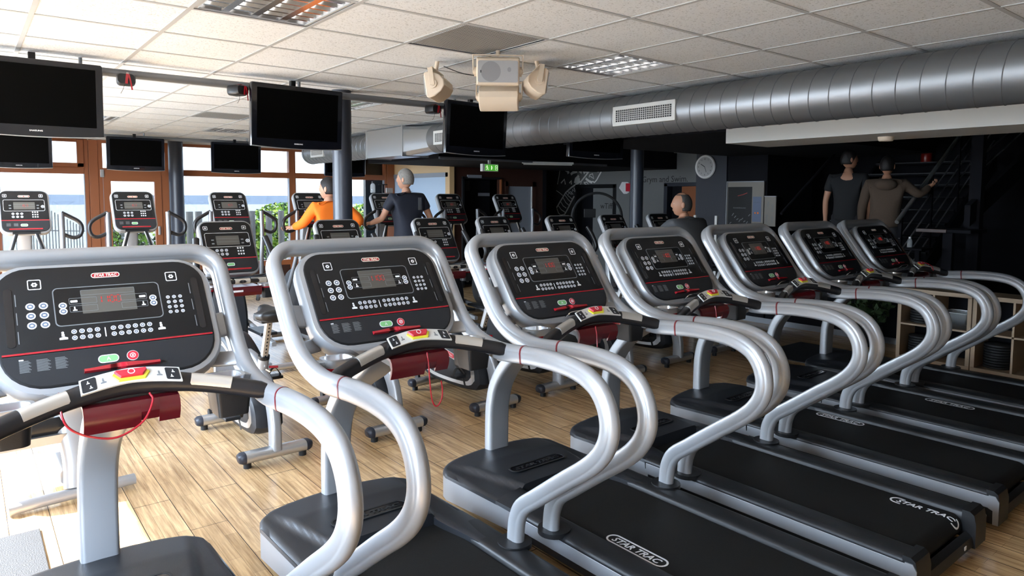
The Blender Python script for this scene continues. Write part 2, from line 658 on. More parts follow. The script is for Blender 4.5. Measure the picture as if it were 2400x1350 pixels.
def make_treadmill():
    t = root('treadmill', (0, 0, 0), 'treadmill', 'treadmill', 'treadmills in the front row')
    # --- tube frame: foot, S-curve rail, leg, top bar and back down on the other side
    prof = [(.047, .195), (.046, .25), (.036, .315), (.0, .382), (-.09, .452), (-.243, .569), (-.365, .659), (-.432, .722), (-.470, .785), (-.480, .85),
            (-.462, .92), (-.415, .98), (-.335, 1.017), (-.228, 1.031), (-.10, 1.031), (.001, 1.024), (.121, 1.014), (.215, 1.019), (.325, 1.043), (.412, 1.088), (.480, 1.155), (.545, 1.243), (.61, 1.332)]
    side = catmull([(.397, y, z) for y, z in prof], 4)
    top = []
    O, V = Vector((0, .506, 1.189)), Vector((0, .589, .808))
    for i in range(9):          # bend of the leg into the top bar
        a = R(90 * i / 8)
        top.append(O + V * (.225 + .10 * sin(a)) + Vector((.297 + .10 * cos(a), 0, 0)))
    half = side + top
    full = half + [Vector((0, *(O + V * .325).yz))] + [Vector((-p.x, p.y, p.z)) for p in reversed(half)]
    mb = MB().sweep(full, railsec(), M['silver'], lat=(1, 0, 0))
    mb.build('rail_frame', t, smooth=60)
    for sx in (1, -1):          # red bands where the hand grip ends
        MB().sweep([(sx * .397, -.0045, 1.0245), (sx * .397, .0045, 1.0237)], [(a * 1.045, b * 1.035) for a, b in railsec()], M['ringred'], lat=(1, 0, 0)).build('red_band', t, label='dark red band round the rail', smooth=60)
    # --- console
    ol = lambda d: rrect(-.304 - d, -.378 - d, .304 + d, .040 + d * .75, (.115 + d, .115 + d, .085 + d, .085 + d), 7)
    c = MB()
    c.loft([(ol(.012), -.085), (ol(.026), -.075), (ol(.031), -.05), (ol(.031), -.018), (ol(.022), -.004), (ol(.006), -.001)], M['silver'], CON)
    c.prism([(-.19, -.30), (.19, -.30), (.13, -.02), (-.13, -.02)], -.15, -.08, M['silver'], CON)
    con = c.build('console', t, smooth=40)
    p = MB()
    p.loft([(ol(.006), -.002), (ol(.003), .003), (ol(-.002), .0045)], M['panel'], CON)
    lower = rrect(-.302, -.376, .302, -.266, (.112, .112, .001, .001), 7)
    p.prism(lower, .0044, .0050, M['panel2'], CON)
    for sx in (-1, 1):          # recessed-looking side slots with white tick marks
        u0 = sx * .276
        p.prism(rrect(u0 - .011, -.238, u0 + .011, -.030, .010), .0045, .0062, M['gloss'], CON)
        for q in range(3):
            uu = u0 - sx * .019
            p.prism(rrect(uu - .0012, -.095 - q * .066, uu + .0012, -.052 - q * .066, .0005, 1), .0045, .0050, M['greyprint'], CON)
    p.prism([(-.302, -.2645), (.302, -.2645), (.302, -.2585), (-.302, -.2585)], .0045, .0056, M['red'], CON)
    for x0, wv in ((-.262, .030), (-.218, .036), (-.170, .033)):
        for q in range(11):
            yy = -.287 - q * .0037
            p.prism([(x0, yy), (x0 + wv * (.8 + .2 * ((q * 7) % 3) / 2), yy), (x0 + wv * (.8 + .2 * ((q * 7) % 3) / 2), yy + .0016), (x0, yy + .0016)], .0050, .0053, M['greyprint'], CON)
    p.prism(rrect(-.262, -.284, -.250, -.280, .0008, 1), .005, .0054, M['white'], CON)
    d = MB()
    o1, o2 = rrect(-.158, -.180, .158, -.038, .016), rrect(-.155, -.177, .155, -.041, .014)
    d.prism(o2, .0045, .0052, M['display'], CON)
    d.frame(o1, o2, .0045, M['greyprint'], CON, .0012)
    d.prism(rrect(-.080, -.140, .080, -.052, .002, 2), .0052, .0056, M['lcd'], CON)
    for x0, x1, y0, y1 in ((-.080, .080, -.072, -.052), (-.115, -.035, -.103, -.080), (-.115, -.035, -.132, -.109), (.035, .115, -.103, -.080), (.035, .115, -.132, -.109)):
        d.frame(rrect(x0, y0, x1, y1, .003, 2), rrect(x0 + .0012, y0 + .0012, x1 - .0012, y1 - .0012, .002, 2), .0056, M['greyprint'], CON)
    for x, y in ((-.101, -.092), (.101, -.092)):
        d.prism(rrect(x - .010, y - .004, x + .010, y + .004, .002, 2), .0056, .006, M['white'], CON)
    for x in (-.101, .101):
        person_icon(d, CON, x, -.1205, .016, .0056, M['white'])
    digits(d, CON, '1100', 0, -.092, .026, M['led'], .0058)
    d.build('display', con, label='smoked display with red digits')
    b = MB()
    logo(b, CON, 0, .002, .086, M['cream'], M['red'], .0046, M['cream'])
    b.build('logo_badge', con, label='red capsule badge')
    k = p
    for x, y in ((-.2035, -.0195), (.2035, -.0195)):
        fan_icon(k, CON, x, y, .037, .0045)
    for i in range(2):
        for j in range(3):
            key(k, CON, -.220 + i * .035 * 1.0, -.099 - j * .034, .0125, .0045)
    for i in range(3):
        for j in range(4):
            key(k, CON, .181 + i * .020, -.103 - j * .0197, .0062, .0045)
    for i in range(4):
        for j in range(2):
            key(k, CON, -.111 + i * .0217, -.202 - j * .022, .0078, .0045)
    for i in range(6):
        for j in range(2):
            key(k, CON, .0 + i * .0217, -.202 - j * .022, .0078, .0045)
    for x, y in ((-.133, -.105), (-.133, -.126), (.133, -.101), (.133, -.121)):
        key(k, CON, x, y, .0115, .0055)
    k.prism(rrect(-.0255, -.231, -.0225, -.197, .001, 1), .0045, .0052, M['white'], CON)
    person_icon(k, CON, -.142, -.214, .030, .0045, M['white'])
    person_icon(k, CON, .143, -.214, .030, .0045, M['white'])
    k.build('control_panel', con, smooth=40)
    g = MB()
    g.frame(rrect(-.056, -.325, .003, -.297, .0135), rrect(-.0535, -.3225, .0005, -.2995, .011), .005, M['white'], CON, .0015)
    g.prism(rrect(-.0535, -.3225, .0005, -.2995, .011), .005, .0062, M['green'], CON)
    g.text('A', .018, M['white'], CON, .0062, -.0265, -.311)
    g.build('start_button', con, label='green start button')
    g = MB()
    g.prism(circ(.043, -.310, .0175, 24), .005, .0062, M['white'], CON)
    g.prism(circ(.043, -.310, .0160, 24), .0062, .0070, M['redprint'], CON)
    g.frame(circ(.043, -.310, .0085, 18), circ(.043, -.310, .0062, 18), .0070, M['white'], CON)
    g.prism(rrect(.0405, -.313, .0455, -.307, .001, 1), .0070, .0074, M['white'], CON)
    g.build('stop_button', con, label='red stop button')
    g = MB()
    n = 16
    for i in range(n):
        a, bq = -.098 + .216 * i / n, -.098 + .216 * (i + 1) / n
        w0 = lambda x: .013 + .003 * cos((x - .01) / .108 * pi)
        g.add([CON(a, -.352, .005), CON(bq, -.352, .005), CON(bq, -.352 + 2 * w0(bq) * .75, .005), CON(a, -.352 + 2 * w0(a) * .75, .005),
               CON(a, -.352, .022), CON(bq, -.352, .022), CON(bq, -.352 + 2 * w0(bq) * .5, .018), CON(a, -.352 + 2 * w0(a) * .5, .018)],
              [(0, 1, 2, 3), (4, 5, 6, 7), (0, 1, 5, 4), (3, 2, 6, 7), (0, 3, 7, 4), (1, 2, 6, 5)], M['red'])
    g.build('reading_ledge', con, label='red reading ledge')
    br = [CON(-.055, -.395, .0), CON(-.052, -.392, .035), CON(-.03, -.388, .050), CON(.06, -.388, .050), CON(.085, -.392, .035), CON(.09, -.395, .0)]
    MB().tube(catmull(br, 5), .003, M['chrome'], 8).build('wire_clip', con, label='bent chrome wire clip')
    # --- webs from console to rail, cup holders
    for sx in (1, -1):
        q = MB()
        q.sweep(catmull([CON(sx * .27, -.20, -.055), CON(sx * .33, -.20, -.07), (sx * .392, .515, 1.195)], 5), oval(.05, .012), M['silver'], lat=(0, .6, .8), scale=[(1.2, 1)] * 5 + [(1.0, 1)] * 5 + [(1.5, 1)])
        q.sweep(catmull([CON(sx * .24, -.32, -.06), CON(sx * .31, -.33, -.075), (sx * .388, .395, 1.085)], 5), oval(.03, .010), M['silver'], lat=(0, .6, .8))
        q.build('console_bracket', t, smooth=50)
        h = MB()
        cx, cy, cz = sx * .297, .275, 1.062
        o0 = rrect(-.062, -.052, .062, .052, .034, 6)
        o1 = rrect(-.051, -.041, .051, .041, .028, 6)
        mp = lambda u, v, hh, cx=cx, cy=cy, cz=cz: Vector((cx + u, cy + v, cz + hh))
        n = len(o0)
        h.add([mp(u, v, 0) for u, v in o0] + [mp(u, v, 0) for u, v in o1] + [mp(u * .93, v * .93, -.030) for u, v in o0] + [mp(u * .8, v * .8, -.075) for u, v in o1],
              [f for i in range(n) for f in ((i, (i + 1) % n, n + (i + 1) % n, n + i), (i, 2 * n + i, 2 * n + (i + 1) % n, (i + 1) % n), (n + i, n + (i + 1) % n, 3 * n + (i + 1) % n, 3 * n + i))] + [tuple(range(3 * n, 4 * n))], M['silver2'])
        h.prism([(u * .94, v * .94) for u, v in o0], -.040, -.030, M['red'], mp)
        h.loft([([(u * .86, v * .86) for u, v in o0], -.04), ([(u * .74, v * .74) for u, v in o0], -.115)], M['black'], mp)
        h.box((sx * .372, cy, cz - .015), (.05, .05, .018), M['silver'])
        h.build('cup_holder', t, smooth=45)
    # --- mast
    mp = [(.958, .16), (.958, .30), (.956, .42), (.948, .50), (.922, .60), (.868, .69), (.79, .775), (.69, .845), (.58, .905), (.48, .975), (.42, 1.05)]
    mp = catmull([(0, y, z) for y, z in mp], 4)
    sc = [(1 + max(0, (i / len(mp) - .55)) * .55, 1) for i in range(len(mp))]
    mast = MB().sweep(mp, rrect(-.068, -.034, .068, .034, .018, 4), M['silver'], lat=(1, 0, 0), scale=sc)
    mast.loft([(rrect(-.10, .36, .10, .60, .05), 1.00), (rrect(-.21, .30, .21, .50, .06), 1.065)], M['silver'])
    mast.build('mast', t, smooth=40)
    # --- hood over the motor
    X0 = .392

    def yf(s_):
        return .905 + .105 * (max(0, 1 - abs(s_) ** 7)) ** .5 - .018 * s_ * s_

    def hz(x, y):
        wv = .235 + .095 * max(0, min(1, (y - .45) / .5)) ** .8
        e = max(0, min(1, (wv - abs(x)) / .035 + .5))
        e = e * e * (3 - 2 * e)
        z = .200 + .018 * (1 - (abs(x) / X0) ** 3) + .026 * e * max(0, min(1, (1.0 - y) / .22)) + .010 * max(0, 1 - abs(x) / .3) * max(0, (y - .75) / .25)
        return z
    hd = MB()
    nx, ny = 56, 30
    vs, fs = [], []
    idx = {}
    ss = [-1 + 2 * i / nx for i in range(nx + 1)]
    for j in range(ny + 1):
        for i, s_ in enumerate(ss):
            x = X0 * (s_ if abs(s_) < .9 else math.copysign(.9 + (abs(s_) - .9) * 1.0, s_))
            y = .44 + (yf(s_) - .44) * j / ny
            edge = max(0, (j / ny - .965) / .035) + max(0, (abs(s_) - .955) / .045)
            z = hz(x, y) - .012 * min(1, edge) ** 2
            idx[i, j] = len(vs)
            vs.append((x, y, z))
    for j in range(ny):
        for i in range(nx):
            fs.append((idx[i, j], idx[i + 1, j], idx[i + 1, j + 1], idx[i, j + 1]))
    # skirt round front and sides, then the step down to the belt at the back
    loop = [idx[0, j] for j in range(ny + 1)] + [idx[i, ny] for i in range(1, nx + 1)] + [idx[nx, j] for j in range(ny - 1, -1, -1)]

    def lip(y):
        return .166 + .030 * (1.0 - y)

    def ringdown(loop, z, grow, up_=0):
        out = []
        for q in loop:
            x, y, _ = vs[q]
            c0 = Vector((x, y - .70, 0)).normalized() * grow
            out.append(len(vs))
            vs.append((x + (math.copysign(grow, x) if abs(x) > .385 else c0.x * .3), y + (grow if y > .9 else 0), lip(y) + up_))
        for a in range(len(loop) - 1):
            fs.append((loop[a], loop[a + 1], out[a + 1], out[a]))
        return out
    l2 = ringdown(loop, None, .004, .016)
    l3 = ringdown(l2, None, .002, .0)
    back = [idx[i, 0] for i in range(nx + 1)]
    bk = []
    for q in back:
        bk.append(len(vs))
        vs.append((vs[q][0], vs[q][1] - .006, .186))
    for a in range(nx):
        fs.append((back[a], back[a + 1], bk[a + 1], bk[a]))
    hd.add(vs, fs, M['hood'])
    for sx in (-1, 1):          # shoulders that run back into the side rails
        n = 14
        vv, ff = [], []
        for j in range(n + 1):
            f = j / n
            y = .45 - .30 * f
            xi = .232 + .040 * (f * f * (3 - 2 * f))
            zt = .216 + .011 * (1 - f) ** 1.5
            for x, z in ((X0 + .008, .186), (X0 + .004, .200 + .006 * f), (.34, .212 + .006 * (1 - f)), ((xi + .34) / 2, (zt + .215) / 2 + .001), (xi + .012, zt), (xi, zt - .008), (xi - .002, .186)):
                vv.append((sx * x, y, z))
        for j in range(n):
            for q in range(6):
                a = j * 7 + q
                ff.append((a, a + 1, a + 8, a + 7))
        hd.add(vv, ff, M['hood'])
    hood = hd.build('motor_hood', t, smooth=50)
    e = MB()
    slope = plane((0, .60, .2478), (0, 1, .0), (0, 0, 1))
    cup = rrect(-.185, -.040, .185, .040, .038, 8)
    cin = rrect(-.176, -.032, .176, .032, .030, 8)
    e.frame(cup, cin, 0, M['black2'], slope, .0025)
    e.prism(cin, -.001, .0006, M['gloss'], slope)
    e.text('STAR TRAC', .036, M['black'], slope, .0006, 0, 0, fit=.30, shear=.15, bold=.0012, depth=.002)
    e.build('embossed_logo', hood, label='capsule logo moulded in black')
    hb = MB()
    base = []
    for s_ in [-1 + 2 * i / 40 for i in range(41)]:
        base.append((X0 * s_ * 1.012, yf(s_) - .002))
    ol2 = [(-X0 * 1.012, .30)] + base + [(X0 * 1.012, .30)]
    n = len(ol2)
    hb.add([(x, y, .045 + .05 * max(0, (.95 - y) / .65)) for x, y in ol2] + [(x, y, lip(y)) for x, y in ol2], [(i, (i + 1) % n, n + (i + 1) % n, n + i) for i in range(n)] + [tuple(range(n)), tuple(range(n, 2 * n))], M['silver'])
    hb.build('hood_base', t, smooth=30, label='silver painted base pan')
    # --- side rails, stripe, belt, deck
    for sx in (-1, 1):
        sec = [(.267, .150), (.268, .200), (.276, .211), (.290, .2155), (.372, .2155), (.392, .210), (.402, .198), (.402, .188), (.392, .120), (.388, .085), (.30, .075)]
        r_ = MB()
        r_.loft([([(sx * a, b) for a, b in sec], -1.035), ([(sx * a, b) for a, b in sec], .32)], M['black'], lambda u, v, h: Vector((u, h, v)))
        r_.prism(circ(sx * .385, .045, .073, 24), .20, .2215, M['black'])
        rail = r_.build('side_rail', t, smooth=40)
        MB().b2((sx * .392, -1.06, .128), (sx * .404, .31, .188), M['silver']).build('side_stripe', rail, bevel=.002, label='silver aluminium strip')
        ecap = MB()
        o_ = [(-.048, .05), (-.048, .16), (-.038, .205), (-.02, .2185), (.012, .2185), (.012, .05)]
        ecap.prism([(a, b) for a, b in o_], sx * .262, sx * .401, M['black'], lambda u, v, h: Vector((h, -1.045 + u, v)))
        ecap.prism([(-.046, .05), (-.046, .17), (-.03, .195), (.0, .195), (.0, .128), (-.02, .12), (-.022, .05)], sx * .400, sx * .407, M['silver'], lambda u, v, h: Vector((h, -1.045 + u, v)))
        ecap.build('end_cap', t, smooth=30)
        ft = MB()
        ft.cyl((sx * .32, -.92, 0), (sx * .32, -.92, .08), .028, M['black2'])
        ft.build('foot', t)
    bl = MB()
    path = [(.50, .188), (-.985, .188)] + [(-.985 - .052 * sin(R(a)), .136 + .052 * cos(R(a))) for a in range(10, 181, 10)] + [(.50, .084)]
    n = len(path)
    vs = [(sx * .262, y, z) for sx in (-1, 1) for y, z in path]
    bl.add(vs, [(i, i + 1, n + i + 1, n + i) for i in range(n - 1)], M['belt'])
    belt = bl.build('running_belt', t, smooth=40)
    lo = MB()

    def onbelt(u, v, h):        # u runs along the belt towards the back, v across
        s_ = u
        if s_ < .985:
            return Vector((v, -s_, .1885 + h))
        a = (s_ - .985) / .052
        return Vector((v, -.985 - (.0525 + h) * sin(a), .136 + (.0525 + h) * cos(a)))
    lgs = {}
    for nm, (u, v) in dict(front=(.27, -.205), back=(.90, .20), mid=(.0, .215), mid2=(.33, .20)).items():
        lm = MB()
        logo(lm, lambda a, b, c, u=u, v=v: onbelt(a + u, b + v, c), 0, 0, .32, M['white'])
        lgs[nm] = lm
    dk = MB()
    dk.b2((-.262, -.975, .098), (.262, .50, .180), M['black2'])
    dk.b2((-.30, -.96, .055), (.30, .45, .09), M['black2'])
    dk.build('deck', t)
    rc = MB()
    o_ = [(-1.052, .125), (-1.078, .105), (-1.088, .065), (-1.060, .030), (-.95, .030), (-.95, .055), (-1.0, .070), (-1.045, .095)]
    rc.b2((.150, -1.0865, .075), (.172, -1.084, .092), M['white'])
    rc.prism([(a, b) for a, b in o_], -.262, .262, M['black'], lambda u, v, h: Vector((h, u, v)))
    rc.build('roller_guard', t)
    # --- handlebar across the middle
    def arc(x):
        q = abs(x) / .375
        return Vector((x, .205 - .085 * q ** 1.6, 1.098 - .070 * q ** 1.5))
    hp = [arc(-.385 + .77 * i / 36) for i in range(37)]
    sc = [1 + .28 * max(0, 1 - abs(p.x) / .17) for p in hp]
    sc[0] = sc[-1] = .8
    hbm = MB().sweep(hp, oval(.024, .0285), M['rubber'], lat=(0, 1, 0), scale=sc)
    bar = hbm.build('hand_bar', t, smooth=60)
    for sx in (1, -1):
        MB().box((sx * .355, .165, 1.02), (.06, .035, .03), M['silver']).build('bar_bracket', t, bevel=.008)
        gp = [arc(sx * (.165 + .115 * i / 8)) for i in range(9)]
        MB().sweep([p + Vector((0, -.0050, .0068)) for p in gp], oval(.0195, .0240), M['grip'], lat=(0, 1, 0)).build('pulse_grip', bar, label='metal pulse sensor plate', smooth=60)
    pl = MB()

    def onbar(u, v, h):
        p = arc(u)
        d = Vector((0, -.62, .78))
        return p + d * (.0325 + h) + Vector((0, .78, .62)) * v
    def grid(o, h0, h1, m):
        pl.prism(o, h0, h1, m, onbar)
    N_ = 24
    e0 = [(-.135 + .27 * i / N_, -.026 - .0 * i) for i in range(N_ + 1)] + [(.135 - .27 * i / N_, .026) for i in range(N_ + 1)]
    pl.add([onbar(-.135 + .27 * i / N_, v, h) for i in range(N_ + 1) for v, h in ((-.027, .0), (-.027, .006), (.027, .006), (.027, .0))],
           [(4 * i + k, 4 * i + k + 1, 4 * i + 5 + k, 4 * i + 4 + k) for i in range(N_) for k in range(3)] + [(0, 1, 2, 3), (4 * N_, 4 * N_ + 1, 4 * N_ + 2, 4 * N_ + 3)], M['plate'])
    for sx in (-1, 1):
        pl.prism(rrect(sx * .112 - .019, -.023, sx * .112 + .019, .023, .005), .006, .0072, M['panel2'], onbar)
        person_icon(pl, onbar, sx * .114, .009, .011, .0072, M['white'])
        person_icon(pl, onbar, sx * .108, -.010, .011, .0072, M['white'])
        person_icon(pl, onbar, sx * .075, .0, .020, .006, M['greyprint'])
    plate = pl.build('bar_control_plate', bar, smooth=30, label='pale grey plate with pictograms')
    st = MB()
    st.loft([([(-.052, .008), (-.036, -.019), (.036, -.019), (.052, .008), (.044, .016), (-.044, .016)], .006), ([(-.050, .008), (-.034, -.017), (.034, -.017), (.050, .008), (.043, .016), (-.043, .016)], .010)], M['yellow'], onbar)
    st.loft([([(-.044, .012), (-.030, -.009), (.030, -.009), (.044, .012), (.044, .0195), (-.044, .0195)], .010), ([(-.040, .011), (-.028, -.007), (.028, -.007), (.040, .011), (.040, .018), (-.040, .018)], .017)], M['redprint'], onbar)
    st.frame(circ(0, .005, .010, 18), circ(0, .005, .0078, 18), .017, M['white'], onbar)
    st.build('emergency_stop', bar, label='red stop paddle edged in yellow')
    # --- red tray below the bar, black box
    tr = MB()
    o_ = [(.180, 1.035), (.190, 1.045), (.245, 1.040), (.262, 1.030), (.262, .985), (.250, .960), (.238, .965), (.180, 1.005)]
    yz = lambda u, v, h: Vector((h, u, v))
    for xa, xb, zz in ((-.130, .020, .968), (.0201, .070, .986), (.0701, .130, .972)):
        tr.prism([(.171, zz), (.160, (zz + 1.020) / 2), (.156, 1.015), (.160, 1.034), (.172, 1.048), (.200, 1.053), (.203, 1.045), (.178, 1.038), (.167, 1.015), (.171, .995), (.178, zz + .002)], xa, xb, M['darkred'], yz)
    tr.prism([(.176, 1.036), (.205, 1.044), (.34, 1.050), (.34, 1.030), (.20, 1.015), (.174, .985)], -.118, .118, M['black'], yz)
    tr.b2((-.115, .20, 1.046), (.115, .33, 1.052), M['black2'])
    tr.build('accessory_tray', t, smooth=30, label='dark red folded tray')
    bx = MB()
    bx.loft([(rrect(-.048, -.048, .048, .048, .012), -.045), (rrect(-.058, -.055, .058, .055, .014), .045)], M['black'], lambda u, v, h: Vector((.300 + u, .230 + v, .985 + h)))
    bx.b2((.262, .195, 1.029), (.338, .265, 1.034), M['red'])
    bx.build('black_box', t, bevel=.004)
    return t, bar, belt, lgs


tm, bar0, belt0, lgs = make_treadmill()
tm_labels = [
    'nearest treadmill at the left edge, red safety cord looped under its hand bar',
    'second treadmill from the left, red safety cord hanging down below its red tray',
    'third treadmill from the left, white logo near the front of its running belt',
    'fourth treadmill from the left, white logo curling over the back roller of its belt',
    'fifth treadmill from the left, its console below the notice board',
    'sixth treadmill from the left, next to last before the birch shelf unit',
    'last treadmill of the row, farthest right beside the birch shelf unit']
tms = []
for i in range(7):
    o = tm if i == 0 else copy_tree(tm)
    o.location = (TX[i], TY[i], 0)
    o.rotation_euler = (0, 0, TROT)
    o['label'] = tm_labels[i]
    tms.append(o)


def child(o, name):
    for c in o.children:
        if c.name.split('.')[0] == name:
            return c


for i, nm in ((2, 'front'), (3, 'back'), (4, 'mid'), (5, 'mid2')):
    lgs[nm].build('belt_logo', child(tms[i], 'running_belt'), label='white capsule logo printed on the belt')
# red safety cords: each hangs its own way
cords = {0: [(.045, .165, 1.068), (.050, .150, 1.045), (.02, .140, .99), (-.05, .135, .958), (-.12, .135, .975), (-.165, .140, 1.005), (-.182, .150, 1.04), (-.185, .176, 1.085), (-.183, .20, 1.098)],
         1: [(.030, .165, 1.055), (.032, .155, 1.00), (.034, .15, .93), (.045, .15, .86), (.065, .15, .835), (.088, .15, .86), (.092, .15, .90), (.086, .15, .935)],
         2: [(-.02, .165, 1.055), (-.02, .155, 1.01), (-.022, .15, .96), (-.022, .15, .93)],
         3: [(.0, .165, 1.055), (.0, .155, 1.01), (-.002, .15, .975)],
         6: [(-.03, .19, 1.13), (.02, .16, 1.135), (.08, .13, 1.11), (.10, .12, 1.07)]}
for i, pts in cords.items():
    MB().tube(catmull(pts, 6), .0028 if i else .0032, M['red'], 8).build('safety_cord', child(tms[i], 'hand_bar'), label='thin red safety cord')

# ================================================================ the room
XR = 11.6      # far right wall of the stair hall
YF = -2.2      # wall behind the camera


def blk(name, a, b, m, label=None):
    o = MB().b2(a, b, M[m]).build(name, smooth=0)
    return struct(o, label)


blk('floor', (XL - .1, YF, -.12), (XR, YW + .1, 0), 'floor')
# ceiling: tile field with real grid bars, cut for the four recessed units
GX, GY, TW, TL = .91624, 3.70, .6, .6262


def node(i, j):
    return GX + i * TW, GY + j * TL


cells = {(0, -1): 'light', (4, -1): 'light', (2, -1): 'vent', (3, 4): 'light', (2, 7): 'vent', (0, 9): 'light', (3, 10): 'light'}
cm = MB()
i0, i1, j0, j1 = -4, 8, -10, 14
vs, fs = [], []
for i in range(i0, i1):
    for j in range(j0, j1):
        if (i, j) in cells:
            continue
        x, y = node(i, j)
        k = len(vs)
        vs += [(x, y, ZC), (x + TW, y, ZC), (x + TW, y + TL, ZC), (x, y + TL, ZC)]
        fs.append((k, k + 3, k + 2, k + 1))
cm.add(vs, fs, M['ceiling'])
xa, ya = node(i0, j0)
xb, yb = node(i1, j1)
cm.b2((xa, ya, ZC + .25), (xb, yb, ZC + .3), M['black2'])
struct(cm.build('ceiling', smooth=0))
gb = MB()
for i in range(i0, i1 + 1):
    x, _ = node(i, 0)
    gb.b2((x - .012, ya, ZC - .004), (x + .012, yb, ZC + .004), M['tbar'])
for j in range(j0, j1 + 1):
    _, y = node(0, j)
    gb.b2((xa, y - .012, ZC - .0035), (xb, y + .012, ZC + .003), M['tbar'])
struct(gb.build('trim_1', smooth=0), 'white metal ceiling grid')


def troffer(i, j, label, lit=True):
    x, y = node(i, j)
    t = root('ceiling_light', (x + TW / 2, y + TL / 2, ZC), label, 'ceiling light', 'recessed louvre lights')
    f = MB()
    a, b = TW / 2 - .012, TL / 2 - .012
    f.frame(rrect(-a, -b, a, b, .002, 1), rrect(-a + .018, -b + .018, a - .018, b - .018, .002, 1), -.002, M['tbar'], t=.006)
    f.b2((-a, -b, .10), (a, b, .104), M['plate'])
    for s_ in (-1, 1):
        f.b2((s_ * a - .002, -b, 0), (s_ * a + .002, b, .10), M['louvre'])
        f.b2((-a, s_ * b - .002, 0), (a, s_ * b + .002, .10), M['louvre'])
    f.build('housing', t, smooth=0)
    l = MB()
    n = 4
    for q in range(1, n):       # curved mirror blades along y
        xx = -a + 2 * a * q / n
        l.prism([(-.018, .004), (.018, .004), (.010, .030), (.003, .056), (-.003, .056), (-.010, .030)], -b + .02, b - .02, M['louvre'], lambda u, v, h, xx=xx: Vector((xx + u, h, v)))
    for q in range(1, 7):
        yy = -b + 2 * b * q / 7
        l.prism([(-.010, .006), (.010, .006), (.003, .05), (-.003, .05)], -a + .02, a - .02, M['louvre'], lambda u, v, h, yy=yy: Vector((h, yy + u, v)))
    l.build('louvre', t, smooth=30)
    for q in range(4):
        xx = -a + 2 * a * (q + .5) / 4
        MB().cyl((xx, -b + .03, .075), (xx, b - .03, .075), .013, M['brick'], 12).build('lamp_tube', t)
    return t


def vent(i, j, label):
    x, y = node(i, j)
    t = root('ceiling_vent', (x + TW / 2, y + TL / 2, ZC), label, 'ceiling vent', 'perforated ceiling vents')
    a, b = TW / 2 - .012, TL / 2 - .012
    m = M.get('perf')
    if not m:
        m = M['perf'] = mat('perforated sheet', (.33, .33, .33), .5)
        n = m.node_tree
        tcn = n.nodes.new('ShaderNodeTexCoord')
        vo = n.nodes.new('ShaderNodeTexVoronoi')
        vo.inputs['Scale'].default_value = 62
        vo.inputs['Randomness'].default_value = 0
        cr = n.nodes.new('ShaderNodeValToRGB')
        cr.color_ramp.elements[0].position = .36
        cr.color_ramp.elements[0].color = (.03, .03, .03, 1)
        cr.color_ramp.elements[1].position = .42
        cr.color_ramp.elements[1].color = (.46, .455, .44, 1)
        n.links.new(tcn.outputs['Object'], vo.inputs['Vector'])
        n.links.new(vo.outputs['Distance'], cr.inputs[0])
        n.links.new(cr.outputs[0], n.nodes['Principled BSDF'].inputs['Base Color'])
    MB().b2((-a + .015, -b + .015, .001), (a - .015, b - .015, .005), m).build('perforated_plate', t, smooth=0)
    MB().frame(rrect(-a, -b, a, b, .002, 1), rrect(-a + .018, -b + .018, a - .018, b - .018, .002, 1), -.002, M['tbar'], t=.006).build('vent_frame', t, smooth=0)
    return t


troffer(0, -1, 'recessed louvre light at the top edge above the nearest treadmills')
troffer(4, -1, 'recessed louvre light between the cream speakers and the big duct')
troffer(3, 4, 'recessed louvre light beyond the pole, right of the middle screen')
troffer(0, 9, 'small far louvre light beside the largest screen')
troffer(3, 10, 'small far louvre light left of the middle screen')
vent(2, -1, 'square perforated ceiling vent above the cream speakers')
vent(2, 7, 'far flat grey ceiling vent left of the middle screen')

# --- window wall at the far end
WX = [XL, -.45, .38, 1.55, 2.62, 4.69, 6.68]
wl = MB()
wl.b2((XL - .1, YW, ZC - .07), (6.84, YW + .12, ZC + .3), M['wall'])
wl.b2((XL - .1, YW, 0), (XL, YW + .12, ZC), M['wall'])
struct(wl.build('wall_back', smooth=0))


